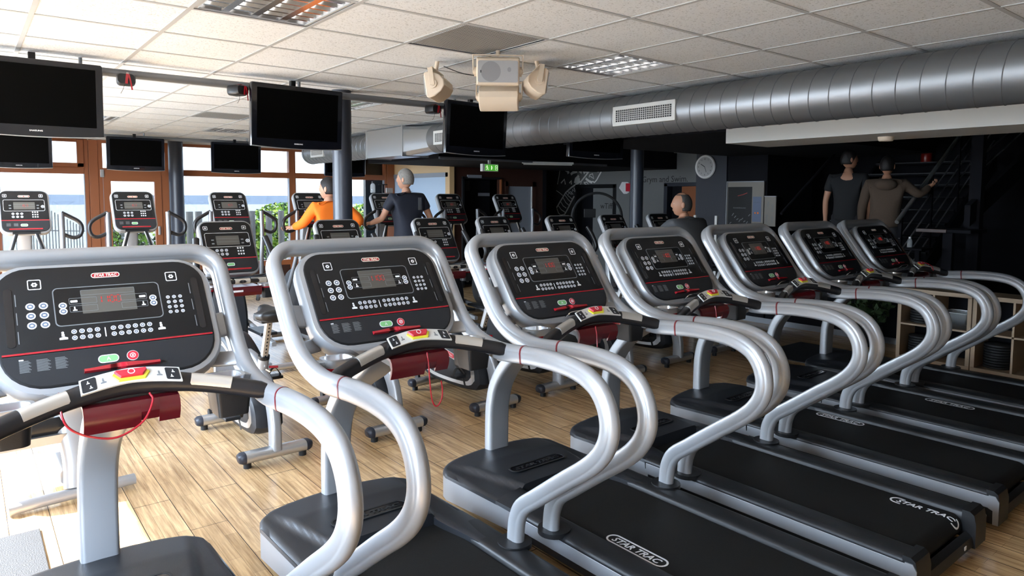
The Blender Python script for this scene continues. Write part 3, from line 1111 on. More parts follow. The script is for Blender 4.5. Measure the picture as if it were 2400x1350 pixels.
def window(n, x0, x1, sill, sash=False, door=False, tilt=False):
    t = bpy.data.objects.new('window_%d' % n, None)
    COL.objects.link(t)
    t['kind'] = 'structure'
    t.location = (0, YW, 0)
    w_ = MB()
    fr = .06
    w_.b2((x0, -.03, 0), (x0 + fr, .07, ZC - .07), M['wood'])
    w_.b2((x1 - fr, -.03, 0), (x1, .07, ZC - .07), M['wood'])
    w_.b2((x0 + fr, -.03, ZC - .075 - .04), (x1 - fr, .07, ZC - .07), M['wood'])
    w_.b2((x0 + fr, -.04, 1.985), (x1 - fr, .07, 2.085), M['wood'])
    w_.b2((x0 + fr, -.04, sill - .09), (x1 - fr, .08, sill), M['wood'])
    if sill > .2:
        w_.b2((x0 + fr, -.01, 0), (x1 - fr, .05, sill - .09), M['wooddark'])
    if door:
        for a, b in ((x0 + fr, x0 + fr + .10), (x1 - fr - .10, x1 - fr)):
            w_.b2((a, -.05, .1), (b, .02, 1.985), M['wood'])
        w_.b2((x0 + fr + .1, -.05, 1.88), (x1 - fr - .1, .02, 1.985), M['wood'])
        w_.b2((x0 + fr + .1, -.05, .02), (x1 - fr - .1, .02, .22), M['wood'])
    if tilt:
        w_.b2((x1 - fr - .09, -.06, 2.085), (x1 - fr, .0, ZC - .08), M['wood'])
        w_.b2((x0 + fr, -.06, 2.085), (x1 - fr, .0, 2.15), M['wood'])
    w_.build('window_frame', t, smooth=0, bevel=.006, seg=1)
    MB().b2((x0 + fr, .045, 2.085), (x1 - fr, .049, ZC - .1), M['glass']).build('upper_pane', t, smooth=0)
    MB().b2((x0 + fr, .045, sill), (x1 - fr, .049, 1.985), M['glass']).build('lower_pane', t, smooth=0)
    for x in (x0 + fr, x1 - fr):
        MB().b2((x - .005, -.032, sill), (x + .005, .044, 1.985), M['frostgrey']).build('glazing_seal', t, smooth=0)
    if door:
        MB().b2((x1 - fr - .07, -.085, 1.02), (x1 - fr - .04, -.05, 1.16), M['silver2']).build('window_handle', t, bevel=.005)
        MB().b2((x0 + .02, -.07, 1.94), (x0 + .07, -.03, 2.06), M['silver2']).build('hinge', t, bevel=.004)
    return t


window(1, WX[0], WX[1], .12)
window(2, WX[1], WX[2], .12, tilt=True)
window(3, WX[2], WX[3], .12, tilt=True)
window(4, WX[3] + .13, WX[4], .12, door=True)
window(5, WX[4], WX[5] + .06, .50)
window(6, WX[5] + .06, WX[6], .50)
MB().b2((1.552, YW - .045, 0), (1.678, YW + .06, ZC - .075), M['wood']).build('trim_2', bevel=.006)['kind'] = 'structure'
MB().b2((6.68, YW - .05, 0), (6.84, YW + .1, ZC), M['wood']).build('trim_3', bevel=.006)['kind'] = 'structure'

# --- left wall: unseen glazing for daylight, solid stretches added to shape the light
lw = MB()
lw.b2((XL - .12, YF, 0), (XL, YW, .12), M['wall'])
lw.b2((XL - .12, YF, 2.45), (XL, YW, ZC + .3), M['wall'])
lw.b2((XL - .12, 2.4, .12), (XL, 4.55, 2.45), M['wall'])  # solid stretch added to keep direct sun off the nearest treadmill
lw.b2((XL - .12, YF, .12), (XL, .8, 2.45), M['wall'])
lw.b2((XL - .12, 9.2, .12), (XL, YW, 2.45), M['wall'])
for y in (YF, -.7, .8, 2.4, 4.55, 6.6, 8.95, 10.7, YW):
    lw.b2((XL - .12, y - .05, .12), (XL, y + .05, 2.45), M['wood'])
struct(lw.build('wall_left', smooth=0))

# --- wall behind the camera and right part of the shell
blk('wall_front', (XL, YF - .1, 0), (XR, YF, 4.6), 'blackwall')  # unseen wall, made black to darken the right side
blk('trim_13', (XL, YF, 0), (3.6, YF + .02, ZC), 'wall', 'unseen white bounce panel added on the wall behind the camera')  # reflector added to throw light back on camera-facing surfaces
blk('wall_right', (XR, YF, 0), (XR + .1, 12.6, 4.6), 'blackwall')
blk('trim_4', (6.3, YF, 4.5), (XR, 12.6, 4.6), 'blackwall', 'black ceiling over the stair hall')
# white downstand beam beside the duct
bm_ = MB()
bm_.b2((5.60, YF, 2.175), (6.30, 3.84, ZC - .005), M['beam'])
bm_.b2((6.30, YF, 2.6), (6.36, 3.84, 4.5), M['blackwall'])
struct(bm_.build('trim_5', smooth=0), 'white downstand beam below the ceiling')
blk('trim_6', (5.72, 3.85, 2.3), (10.5, 6.2, 2.60), 'blackwall', 'black lowered ceiling right of the duct')
# side wall with pale wood and frosted glass, then dark wood wall with doors
sw = MB()
sw.b2((6.84, 10.42, 2.10), (6.90, YW, ZC), M['pine'])
sw.b2((6.82, 10.42, 2.02), (6.92, YW, 2.10), M['frostgrey'])
sw.b2((6.85, 10.42, .1), (6.88, YW, 2.02), M['frost'])
sw.b2((6.82, 10.36, 0), (6.92, 10.50, ZC), M['pine'])
struct(sw.build('wall_side', smooth=0))
dw = MB()
YD = 10.40
for a, b in (((6.92, YD, 0), (7.135, YD + .1, ZC)), ((7.985, YD, 0), (8.10, YD + .1, ZC)), ((8.84, YD, 0), (9.05, YD + .1, ZC)), ((7.135, YD, 2.0), (7.985, YD + .1, ZC)), ((8.10, YD, 1.96), (8.84, YD + .1, ZC))):
    dw.b2(a, b, M['wooddark'])
dw.b2((9.05, YD, 0), (9.15, 12.6, ZC), M['blackwall'])
dw.b2((6.9, 12.55, 0), (10.6, 12.65, ZC), M['blackwall'])
struct(dw.build('wall_doors', smooth=0))


def door(n, parts, label, loc=(0, 0, 0)):
    t = bpy.data.objects.new('door_%d' % n, None)
    COL.objects.link(t)
    t['kind'] = 'structure'
    t['label'] = label
    for nm, boxes in parts:
        q = MB()
        for a, b, m in boxes:
            q.b2(a, b, M[m])
        q.build(nm, t, smooth=0, bevel=.003, seg=1)
    return t


door(1, [('door_frame', [((7.10, YD - .03, 0), (7.15, YD, 2.02), 'black'), ((7.97, YD - .03, 0), (8.01, YD, 2.02), 'wood'), ((7.10, YD - .03, 1.99), (8.01, YD, 2.03), 'black')]),
         ('door_leaf', [((7.15, YD + .3, 0), (7.97, YD + .34, 1.99), 'blackwall')]),
         ('door_closer', [((7.16, YD + .2, 1.78), (7.42, YD + .29, 1.96), 'black'), ((7.42, YD + .26, 1.84), (7.44, YD + .28, 1.96), 'silver2')]),
         ('closer_arm', [((7.66, YD + .24, 1.68), (7.92, YD + .27, 1.74), 'frostgrey')])], 'dark glazed door left of the pair')
door(2, [('door_frame', [((8.10, YD - .02, 0), (8.17, YD + .06, 1.96), 'wooddark'), ((8.78, YD - .02, 0), (8.86, YD + .06, 1.96), 'wooddark'), ((8.10, YD - .02, 1.87), (8.86, YD + .06, 1.96), 'wooddark')]),
         ('frosted_pane', [((8.165, YD + .02, .1), (8.785, YD + .04, 1.87), 'frostgrey')]),
         ('edge_strip', [((8.765, YD - .005, .1), (8.78, YD + .02, 1.87), 'plate')])], 'door with a frosted grey pane')
struct(MB().b2((7.22, YD - .035, 2.01), (7.53, YD - .005, 2.065), M['frostgrey']).build('trim_7'), 'grey plate above the dark door')

# grey wall with the mural, lettering and two doorways (x = 10.5)
XG = 10.5
gw = MB()
for y0, y1, z0, z1 in ((10.93, 12.6, 0, ZC), (9.787, 10.93, 1.93, ZC), (8.49, 9.787, 0, ZC), (7.75, 8.49, 1.92, ZC), (6.9, 7.75, 0, ZC)):
    gw.b2((XG, y0, z0), (XG + .1, y1, z1), M['muralbg'] if y0 > 9.9 else M['greywall'])
struct(gw.build('wall_mural', smooth=0))
door(3, [('door_frame', [((XG - .03, 10.90, 0), (XG + .12, 10.95, 1.93), 'black'), ((XG - .03, 9.765, 0), (XG + .12, 9.84, 1.93), 'black'), ((XG - .03, 9.765, 1.86), (XG + .12, 10.95, 1.94), 'black')]),
         ('door_leaf', [((XG + .14, 10.49, 0), (XG + .18, 10.93, 1.9), 'blackwall')]),
         ('door_pane', [((XG + .08, 9.8, 0), (XG + .12, 10.51, 1.87), 'greywall')])], 'black framed doorway with grey panel')
door(4, [('door_frame', [((XG - .03, 8.44, 0), (XG + .12, 8.52, 1.93), 'bluewall'), ((XG - .03, 7.7, 1.88), (XG + .12, 8.52, 1.95), 'bluewall')]),
         ('door_leaf', [((XG + .10, 7.7, 0), (XG + .14, 8.20, 1.9), 'wood')]),
         ('dark_opening', [((XG + .13, 8.20, 0), (XG + .14, 8.45, 1.9), 'blackwall')])], 'doorway showing brown wood')
blk('trim_8', (XG - .09, 6.95, 2.50), (XG, 9.8, 2.585), 'beam', 'white cornice strip on the grey wall')
wallmap = lambda u, v, h: Vector((XG - .0005 - h, -u, v))     # u grows to the right seen from the room
tx = MB()
tx.text('c Grym and Swim.', .165, M['black2'], wallmap, 0, 0, 0, sx=1.0, align=False)
lt = tx.build('wall_lettering', loc=(0, 9.21, 1.965))
tag(lt, 'dark lettering about gym and swim on the grey wall', 'lettering')
tx = MB()
tx.text('wTiffer', .17, M['black2'], lambda u, v, h: Vector((XG + .079 - h, -u, v)), 0, 0, 0, align=False)
lt = tx.build('door_lettering', loc=(0, 10.29, 1.43))
tag(lt, 'dark lettering on the grey panel inside the black doorway', 'lettering')
# mural strokes
mu = MB()
PX = lambda x, y: (x, y)


def wpt(px, py):
    """the point of the mural wall seen at a photograph position"""
    d = fwd + r2 * (px - 1200) / F_PX - u2 * (py - CY_PX) / F_PX
    p = EYE + d * (XG / d.x)
    return (-p.y, p.z)


c_ = lambda x, y: wpt(1280 + x / 6.75, 330 + y / 6.75)
K = M['cream2'] = mat('mural chalk white', (.75, .75, .73), .8)
for ln, wd in (([(230, 395), (205, 560), (180, 690)], .02), ([(920, 395), (860, 510), (800, 620), (765, 660), (735, 640)], .03), ([(745, 410), (690, 470), (620, 560), (555, 640), (470, 690), (400, 740), (310, 820), (230, 950), (165, 1060)], .035),
               ([(160, 785), (210, 820), (265, 865)], .015), ([(445, 875), (400, 960), (340, 1080), (290, 1170)], .035), ([(300, 860), (350, 930), (400, 975)], .02), ([(270, 900), (310, 975), (360, 1020)], .02),
               ([(230, 960), (270, 1030), (320, 1065)], .02), ([(190, 1020), (240, 1090), (300, 1130)], .02), ([(170, 1070), (195, 1140), (230, 1175), (285, 1165)], .02), ([(310, 820), (350, 870), (410, 920)], .02),
               ([(290, 400), (310, 460), (345, 480), (355, 520)], .07), ([(390, 530), (430, 500), (490, 485)], .06), ([(235, 670), (290, 610), (305, 690)], .035), ([(370, 670), (400, 630), (400, 690)], .035),
               ([(455, 670), (470, 600), (520, 555)], .06), ([(470, 640), (500, 625), (535, 620)], .09), ([(540, 510), (575, 430), (620, 510)], .09), ([(630, 500), (670, 430), (730, 410)], .08),
               ([(760, 410), (800, 450), (830, 400)], .04), ([(800, 460), (825, 495), (835, 460)], .03), ([(680, 580), (690, 540), (735, 520), (755, 600), (700, 560)], .02), ([(625, 595), (680, 640), (730, 660)], .05),
               ([(600, 650), (620, 690), (680, 700), (640, 650), (600, 670)], .025), ([(340, 800), (400, 850), (420, 770), (470, 820), (440, 740)], .025), ([(350, 850), (380, 800), (430, 850)], .02), ([(560, 650), (545, 690), (560, 710)], .02)):
    stroke(mu, wallmap, [c_(*p) for p in ln], wd, .001, K, .001)
tag(mu.build('wall_mural_art', smooth=0), 'white line drawing like a film strip on the dark wall', 'mural')
# dark boxed soffit with its light strip
sf = MB()
sf.b2((5.25, 8.25, 2.20), (10.5, 10.39, ZC - .01), M['blackwall'])
sf.b2((5.25, 8.22, 2.195), (8.6, 8.26, 2.225), M['steel'])
struct(sf.build('trim_9', smooth=0), 'black boxed soffit behind the duct')
t = root('strip_light', (7.2, 8.15, 2.185), 'thin white strip light under the black soffit edge', 'light')
MB().b2((-.42, -.03, 0), (.42, .03, .03), M['plate']).build('housing', t, bevel=.004)
MB().cyl((-.40, 0, -.008), (.40, 0, -.008), .012, M['plate']).build('lamp_tube', t)
t.rotation_euler = (0, 0, R(-22))

# clock pillar
blk('trim_10', (9.2, 6.28, 0), (9.6, 6.84, 2.585), 'bluewall', 'dark pillar carrying the clock')
blk('trim_11', (9.22, 5.6, 0), (10.5, 6.27, 2.6), 'blackwall', 'black wall behind the notice board')
ck = root('wall_clock', (9.2, 6.66, 2.155), 'round white rimmed wall clock on the dark pillar', 'clock')
yzm = lambda u, v, h: Vector((-h, -u, v))
q = MB()
q.loft([(circ(0, 0, .185, 36), 0), (circ(0, 0, .188, 36), .02), (circ(0, 0, .176, 36), .035), (circ(0, 0, .152, 36), .028)], M['clockrim'], yzm)
q.build('rim', ck, smooth=40)
q = MB()
q.prism(circ(0, 0, .155, 36), .0285, .0295, M['clockface'], yzm)
for k in range(12):
    a = pi / 2 - k * pi / 6
    q.text(str(12 if k == 0 else k), .034, M['black2'], yzm, .0295, .122 * cos(a), .122 * sin(a))
q.build('dial', ck, smooth=0)
q = MB()
stroke(q, yzm, [(0, 0), (-.075, .045)], .010, .031, M['black2'])
stroke(q, yzm, [(0, 0), (.03, -.085)], .007, .031, M['black2'])
q.build('hands', ck, smooth=0)

# columns
for x, y, rr, nm, lb in ((2.633, 5.71, .083, 'round dark blue steel column in front of the orange shirt', 0), (7.40, 6.50, .092, 'round dark column right of the long duct grille', 0), (2.73, 12.15, .11, 'round dark column against the window wall', 0)):
    c = MB()
    c.cyl((0, 0, 0), (0, 0, ZC), rr, M['column'], 32)
    c.cyl((0, 0, 0), (0, 0, .02), rr * 1.35, M['column'], 32)
    o = c.build('column', loc=(x, y, 0), smooth=50)
    tag(o, nm, 'column', 'round steel columns')
    o['kind'] = 'thing'

# ================================================================ duct
dt = root('air_duct', (4.64, 0, 2.378), 'long galvanised spiral duct running below the ceiling', 'duct')
RD = .177
d = MB()


def ducttube(y0, y1, rr=RD):
    n = int((y1 - y0) / .02)
    P, S = [], []
    for k in range(n + 1):
        P.append((0, y0 + (y1 - y0) * k / n, 0))
        S.append(1)
    d.sweep([(0, y0, 0), (0, y1, 0)], circ(0, 0, rr, 48), M['galv'], lat=(1, 0, 0))


ducttube(-.4, 7.30)
ducttube(8.85, 11.25)
d.build('round_run', dt, smooth=50)
for y0, y1 in ((-.4, 7.28), (8.87, 11.24)):
    sp = MB()
    n = int((y1 - y0) / .138)
    for turn in range(n):
        pts = []
        for k in range(24):
            a = 2 * pi * k / 24
            pts.append((RD * 1.004 * cos(a), y0 + .138 * (turn + k / 24), RD * 1.004 * sin(a)))
        a = 2 * pi
        pts.append((RD * 1.004, y0 + .138 * (turn + 1), 0))
        sp.tube(pts, .0035, M['steel'], 5)
    sp.build('spiral_seam', dt, smooth=60)
bxm = MB()
H = .186
bxm.b2((-H, 7.86, -H), (H, 8.86, H), M['galv2'])
for y in (7.86, 8.86):
    bxm.b2((-H - .010, y - .012, -H - .010), (H + .010, y + .012, H + .010), M['galv2'])
# square to round
n = 24
sq, ci = [], []
for k in range(n):
    a = 2 * pi * (k + .5) / n
    c, s_ = cos(a), sin(a)
    m_ = max(abs(c), abs(s_))
    sq.append((H * c / m_, 7.86, H * s_ / m_))
    ci.append((RD * c, 7.30, RD * s_))
bxm.add(sq + ci, [(k, (k + 1) % n, n + (k + 1) % n, n + k) for k in range(n)], M['galv2'])
bxm.build('square_section', dt, smooth=15, label='bright rectangular duct box with tapered end')
bnd = MB()
for y in (.98, 1.06, 5.9, 11.2):
    bnd.sweep([(0, y - .02, 0), (0, y + .02, 0)], circ(0, 0, RD + .006, 48), M['galv'], lat=(1, 0, 0))
bnd.build('joint_band', dt, smooth=50)
for y0, y1 in ((3.53, 4.20), (6.55, 7.12), (10.35, 10.85)):
    g = MB()
    XX = -RD * .96
    zc = -.012
    hh = .082
    o_ = rrect(y0, zc - hh, y1, zc + hh, .002, 1)
    ii = rrect(y0 + .035, zc - hh + .032, y1 - .035, zc + hh - .032, .002, 1)
    gm = lambda u, v, h: Vector((XX - .012 - h, u, v))
    g.frame(o_, ii, 0, M['plate'], gm, .004)
    g.prism(o_, -.05, .0, M['plate'], gm)
    g.prism(ii, .0, .0015, M['black2'], gm)
    k = 26
    for q in range(1, k):
        yy = y0 + .035 + (y1 - y0 - .07) * q / k
        g.b2((XX - .016, yy - .0022, zc - hh + .032), (XX - .0135, yy + .0022, zc + hh - .032), M['plate'])
    for q in range(1, 6):
        zz = zc - hh + .032 + (2 * hh - .064) * q / 6
        g.b2((XX - .018, y0 + .035, zz - .002), (XX - .015, y1 - .035, zz + .002), M['plate'])
    g.build('grille', dt, smooth=0, label='white rimmed supply grille')

# ================================================================ screens on poles
def pole(name, y, x0, x1, z, label):
    t = root(name, (0, y, z), label, 'pole', 'screen poles under the ceiling')
    p = MB().cyl((x0, 0, 0), (x1, 0, 0), .028, M['steel'], 20)
    p.build('tube', t, smooth=50)
    k = x0 + .4
    while k < x1:
        MB().cyl((k, 0, .02), (k, 0, ZC - z - .004), .012, M['steel'], 10).build('hanger', t)
        k += 1.5
    return t


pole('ceiling_pole', 5.47, XL + .01, 4.25, 2.505, 'near grey steel pole carrying the three big screens')
pole('ceiling_pole', 11.5, XL + .01, 6.3, 2.515, 'far grey steel pole along the windows carrying the small screens')


def make_tv(w=.755, h=.475):
    t = root('flat_screen', (0, 0, 0), 'tv', 'screen', 'wall of hanging screens')
    m = lambda u, v, hh: Vector((u, -hh, v))
    b = MB()
    n = 12
    bot = [(-w / 2 + w * k / n, -h / 2 - .014 * (1 - (2 * k / n - 1) ** 2)) for k in range(n + 1)]
    o_ = bot + [(w / 2, h / 2 - .01), (w / 2 - .01, h / 2), (-w / 2 + .01, h / 2), (-w / 2, h / 2 - .01)]
    b.loft([([(u * .92, v * .92) for u, v in o_], -.075), ([(u * .99, v * .99) for u, v in o_], -.04), (o_, -.03), (o_, .008), ([(u * .992, v * .99) for u, v in o_], .014)], M['tv'], m)
    b.build('casing', t, smooth=40)
    s_ = MB()
    s_.prism(rrect(-w / 2 + .042, -h / 2 + .062, w / 2 - .042, h / 2 - .036, .003, 2), .0135, .0148, M['screen'], m)
    s_.build('screen', t, smooth=0)
    l = MB()
    l.prism(bot + [(u, v + .006) for u, v in bot[::-1]], .006, .0155, M['silver2'], m)
    l.build('lower_strip', t, smooth=30, label='thin silver lip')
    g = MB()
    g.text('SAMSUNG', .013, M['white'], m, .0142, 0, -h / 2 + .028, sx=1.2, bold=.0004)
    g.build('brand_mark', t, smooth=0)
    a = MB()
    a.b2((-.05, .075, -.05), (.05, .11, .05), M['black'])
    a.b2((-.02, .09, 0), (.02, .13, h / 2 + .05), M['black'])
    a.build('mount', t, bevel=.004)
    return t


def cloth(): pass


tv0 = make_tv()
TVS = [((.39, 5.36, 2.285), 0, -4, 'big hanging screen at the left edge, nearest of all'),
       ((2.105, 5.36, 2.285), 4, -5, 'big hanging screen in front of the dark column, faint grey reflection'),
       ((3.82, 5.34, 2.305), 6, -5, 'big hanging screen in front of the duct, below the speakers'),
       ((.62, 11.35, 2.265), 0, -4, 'small far screen at the left edge below the biggest screen'),
       ((2.02, 11.35, 2.265), 0, -4, 'small far screen above the wooden glazed door'),
       ((3.44, 11.35, 2.262), -3, -4, 'small far screen left of the middle big screen'),
       ((5.29, 11.35, 2.25), 0, -4, 'small far screen half hidden by the dark column'),
       ((5.30, 5.22, 2.325), -4, -8, 'screen under the duct beside the right column')]
tv_objs = []
for k, (p, rz, rx, lb) in enumerate(TVS):
    o = tv0 if k == 0 else copy_tree(tv0)
    o.location = p
    o.rotation_euler = (R(-rx) if False else R(4), 0, R(rz))
    o['label'] = lb
    tv_objs.append(o)


# black boxes taped to the near pole
def sender(x, rz, label, s_=1.):
    t = root('taped_box', (x, 5.40, 2.455), label, 'small box', 'black boxes taped under the near pole', rz=rz)
    b = MB()
    b.loft([(rrect(-.05, -.032, .05, .032, .022, 5), -.055), (rrect(-.058, -.038, .058, .038, .026, 5), -.03), (rrect(-.058, -.038, .058, .038, .026, 5), .05), (rrect(-.05, -.03, .05, .03, .02, 5), .06)], M['black'], lambda u, v, h: Vector((u * s_, h * s_, v * s_)))
    b.build('case', t, smooth=45)
    MB().sweep([(.0, -.066, -.035), (.008, -.066, .03), (.012, -.03, .045), (.012, .03, .045)], rrect(-.008, -.0008, .008, .0008, .0004, 1), M['red'], lat=(1, 0, 0)).build('red_tape', t, label='strip of red tape')
    MB().sweep([(.016, -.067, .028), (.026, -.068, -.02), (.034, -.066, -.075)], rrect(-.005, -.0008, .005, .0008, .0004, 1), M['red'], lat=(1, 0, 0)).build('red_tape', t, label='strip of red tape')
    MB().tube(catmull([(-.01, -.03, -.035), (-.02, -.035, -.07), (-.035, -.03, -.10)], 4), .0015, M['black2'], 6).build('cable', t)
    return t


sender(.915, R(-8), 'black box with red tape on the pole beside the nearest screen')
sender(1.66, R(25), 'black box with red tape at the left edge of the middle screen')
sender(3.38, R(8), 'small black box with red tape left of the screen under the speakers')

# ================================================================ cream speakers
def speaker(loc, rz, tilt, label, roll=0):
    t = root('loudspeaker', loc, label, 'speaker', 'cream speakers in a ring on the ceiling')
    b = MB()
    sec = [(-.088, .0), (-.082, .035), (-.055, .085), (-.02, .112), (.02, .112), (.055, .085), (.082, .035), (.088, .0), (.080, -.020), (-.080, -.020)]
    b.prism(sec, -.135, .135, M['offwhite'], lambda u, v, h: Vector((h, v, u)))
    b.build('cabinet', t, bevel=.010, seg=3, smooth=30)
    g = MB()
    fm = lambda u, v, h: Vector((u, -.020 - h + (.0), v))
    g.prism(rrect(-.125, -.066, .125, .066, .012), 0, .008, M['speakergrille'], fm)
    g.prism(circ(-.045, 0, .062, 32), .008, .0085, M['speakercone'], fm)
    g.prism(circ(.07, .012, .012, 16, .015), .008, .0085, M['speakercone'], fm)
    g.prism(rrect(-.110, -.008, -.104, .008, .001, 1), .008, .010, M['black2'], fm)
    g.build('grille', t, bevel=.003)
    for sx in (-1, 1):
        c = MB()
        c.cyl((sx * .134, .035, 0), (sx * .150, .035, 0), .030, M['offwhite'], 24)
        c.cyl((sx * .150, .035, 0), (sx * .156, .035, 0), .018, M['offwhite'], 24)
        c.build('knob', t, smooth=40)
    u = MB()
    u.b2((-.160, .018, -.01), (-.154, .052, .104), M['offwhite'])
    u.b2((.154, .018, -.01), (.160, .052, .104), M['offwhite'])
    u.b2((-.160, .018, .098), (.160, .052, .104), M['offwhite'])
    u.cyl((0, .035, .10), (0, .035 + (ZC - loc[2]) * .14, ZC - loc[2] + .006), .014, M['offwhite'])
    u.build('bracket', t, bevel=.002)
    t.rotation_euler = (R(tilt), 0, R(rz))
    return t


CAMZ = 38.5
speaker((2.667, 3.50, 2.452), -CAMZ + 2, 8, 'cream speaker facing the camera, grille in full view')
speaker((2.55, 4.08, 2.41), -CAMZ - 98, 8, 'cream speaker at the left of the cluster, seen end on')
speaker((3.11, 3.60, 2.43), -CAMZ + 98, 8, 'cream speaker at the right of the cluster, seen end on')
speaker((2.94, 3.84, 2.345), -CAMZ + 176, 8, 'cream speaker facing away, lowest of the cluster')
cb = MB()
cb.tube(catmull([(2.60, 4.02, 2.55), (2.68, 3.92, 2.50), (2.75, 3.80, 2.47), (2.70, 3.75, 2.46)], 5), .003, M['black2'], 6)
tag(cb.build('speaker_cable'), 'thin dark cable looping between the left and front speakers', 'cable')

# exit sign
t = root('exit_sign', (6.08, 8.18, 2.092), 'green lit exit sign hanging from the black soffit', 'sign')
MB().b2((-.145, -.03, -.055), (.145, .03, .055), M['plate']).build('case', t, bevel=.006)
g = MB()
gm = lambda u, v, h: Vector((u, -.031 - h, v))
g.prism(rrect(-.10, -.045, .138, .045, .003), 0, .002, M['exit'], gm)
g.prism(circ(-.065, .024, .010, 10), .002, .003, M['exitwhite'], gm)
for ln in ([(-.07, .012), (-.06, -.01), (-.08, -.035)], [(-.06, -.01), (-.045, -.02), (-.045, -.036)], [(-.09, .005), (-.065, .010), (-.045, .0)], [(.015, -.03), (.015, .03)], [(.03, 0), (.015, .025)], [(.03, 0), (.015, -.025)], [(.09, .032), (.09, -.032), (.125, -.032), (.125, .032), (.09, .032)], [(.10, 0), (.118, 0)]):
    stroke(g, gm, ln, .009, .002, M['exitwhite'], .001)
g.build('green_panel', t, smooth=0)
MB().b2((-.02, -.01, .05), (.02, .01, .11), M['plate']).build('hanger', t)

# white arrow sign with red end on the grey wall
g = MB()
g.prism([(-.13, .0), (-.05, .12), (.10, .12), (.14, .09), (.14, -.09), (.08, -.12), (-.0, -.12)], 0, .02, M['white'], wallmap)
g.prism([(.08, -.07), (.20, -.07), (.20, .09), (.08, .09)], .02, .05, M['redprint'], wallmap)
o = g.build('arrow_sign', loc=(0, 9.55, 1.86), bevel=.003)
tag(o, 'white arrow shaped sign with a red end beside the right column', 'sign')

# ================================================================ shared upright console (bikes and cross trainers)
def small_console(t, mp, wd, ht, led=False):
    """u across, v up the slope from the bottom edge, h towards the user"""
    a = wd / 2
    ol = lambda d: rrect(-a - d, -d, a + d, ht + d, (.055 + d, .055 + d, .05 + d, .05 + d), 6)
    c = MB()
    c.loft([(ol(.0), -.060), (ol(.012), -.050), (ol(.015), -.030), (ol(.013), -.008), (ol(.003), -.001)], M['silver'], mp)
    con = c.build('console', t, smooth=40)
    p = MB()
    p.loft([(ol(.002), -.002), (ol(-.002), .004)], M['panel'], mp)
    X = lambda f: -a + f * wd
    Y = lambda f: ht * (1 - f)
    h = .004
    lo = rrect(-a + .003, .003, a - .003, Y(.735), (.05, .05, .001, .001), 6)
    p.prism(lo, h, h + .0006, M['panel2'], mp)
    p.prism([(-a, Y(.735)), (a, Y(.735)), (a, Y(.715)), (-a, Y(.715))], h, h + .0012, M['red'], mp)
    p.prism(rrect(X(.15), Y(.955), X(.85), Y(.925), .004, 2), h, h + .004, M['red'], mp)
    for x in (.10, .86):
        s_ = .030
        x, y = X(x), Y(.12)
        p.frame(rrect(x - s_ / 2, y - s_ / 2, x + s_ / 2, y + s_ / 2, .006, 3), rrect(x - s_ * .4, y - s_ * .4, x + s_ * .4, y + s_ * .4, .004, 3), h, M['white'], mp)
        p.prism(circ(x, y, s_ * .22, 8), h, h + .0008, M['white'], mp)
    for i in range(3):
        for j in range(2):
            key(p, mp, X(.25 + .09 * i), Y(.565 + .075 * j), .0105, h)
        for j in range(3):
            p.prism(rrect(X(.66 + .05 * i) - .005, Y(.53 + .058 * j) - .006, X(.66 + .05 * i) + .005, Y(.53 + .058 * j) + .006, .001, 1), h, h + .0009, M['white'], mp)
    for x0 in (.10, .25):
        for q in range(5):
            p.prism([(X(x0), Y(.80 + .015 * q)), (X(x0 + .09), Y(.80 + .015 * q)), (X(x0 + .09), Y(.806 + .015 * q)), (X(x0), Y(.806 + .015 * q))], h + .0006, h + .001, M['greyprint'], mp)
    p.build('control_panel', con, smooth=30)
    d = MB()
    o1, o2 = rrect(X(.06), Y(.50), X(.93), Y(.22), .014, 4), rrect(X(.06) + .0022, Y(.50) + .0022, X(.93) - .0022, Y(.22) - .0022, .012, 4)
    d.prism(o2, h, h + .0007, M['display'], mp)
    d.frame(o1, o2, h, M['white' if wd > .33 else 'greyprint'], mp, .0012)
    d.prism(rrect(X(.27), Y(.46), X(.72), Y(.28), .002, 1), h + .0007, h + .0011, M['lcd'], mp)
    for y in (.34, .40):
        d.prism([(X(.27), Y(y)), (X(.72), Y(y)), (X(.72), Y(y - .005)), (X(.27), Y(y - .005))], h + .0011, h + .0014, M['greyprint'], mp)
    for x in (.20, .78):
        for y in (.36, .43):
            d.prism(rrect(X(x) - .009, Y(y) - .005, X(x) + .009, Y(y) + .005, .002, 1), h + .0007, h + .0011, M['greyprint'], mp)
    key(d, mp, X(.885), Y(.39), .014, h + .0007)
    if led:
        digits(d, mp, '157', X(.5), Y(.37), .024, M['led'], h + .0012)
    d.build('display', con, smooth=0)
    b = MB()
    logo(b, mp, 0, Y(.135), wd * .25, M['cream'], M['red'], h, M['cream'])
    b.build('logo_badge', con, label='red capsule badge')
    g = MB()
    g.frame(rrect(X(.39), Y(.875), X(.54), Y(.815), .009, 4), rrect(X(.39) + .003, Y(.875) + .003, X(.54) - .003, Y(.815) - .003, .007, 4), h + .0006, M['white'], mp, .0014)
    g.prism(rrect(X(.39) + .003, Y(.875) + .003, X(.54) - .003, Y(.815) - .003, .007, 4), h + .0006, h + .0014, M['green'], mp)
    g.build('start_button', con, label='green start button')
    return con


YZ = lambda u, v, h: Vector((h, u, v))


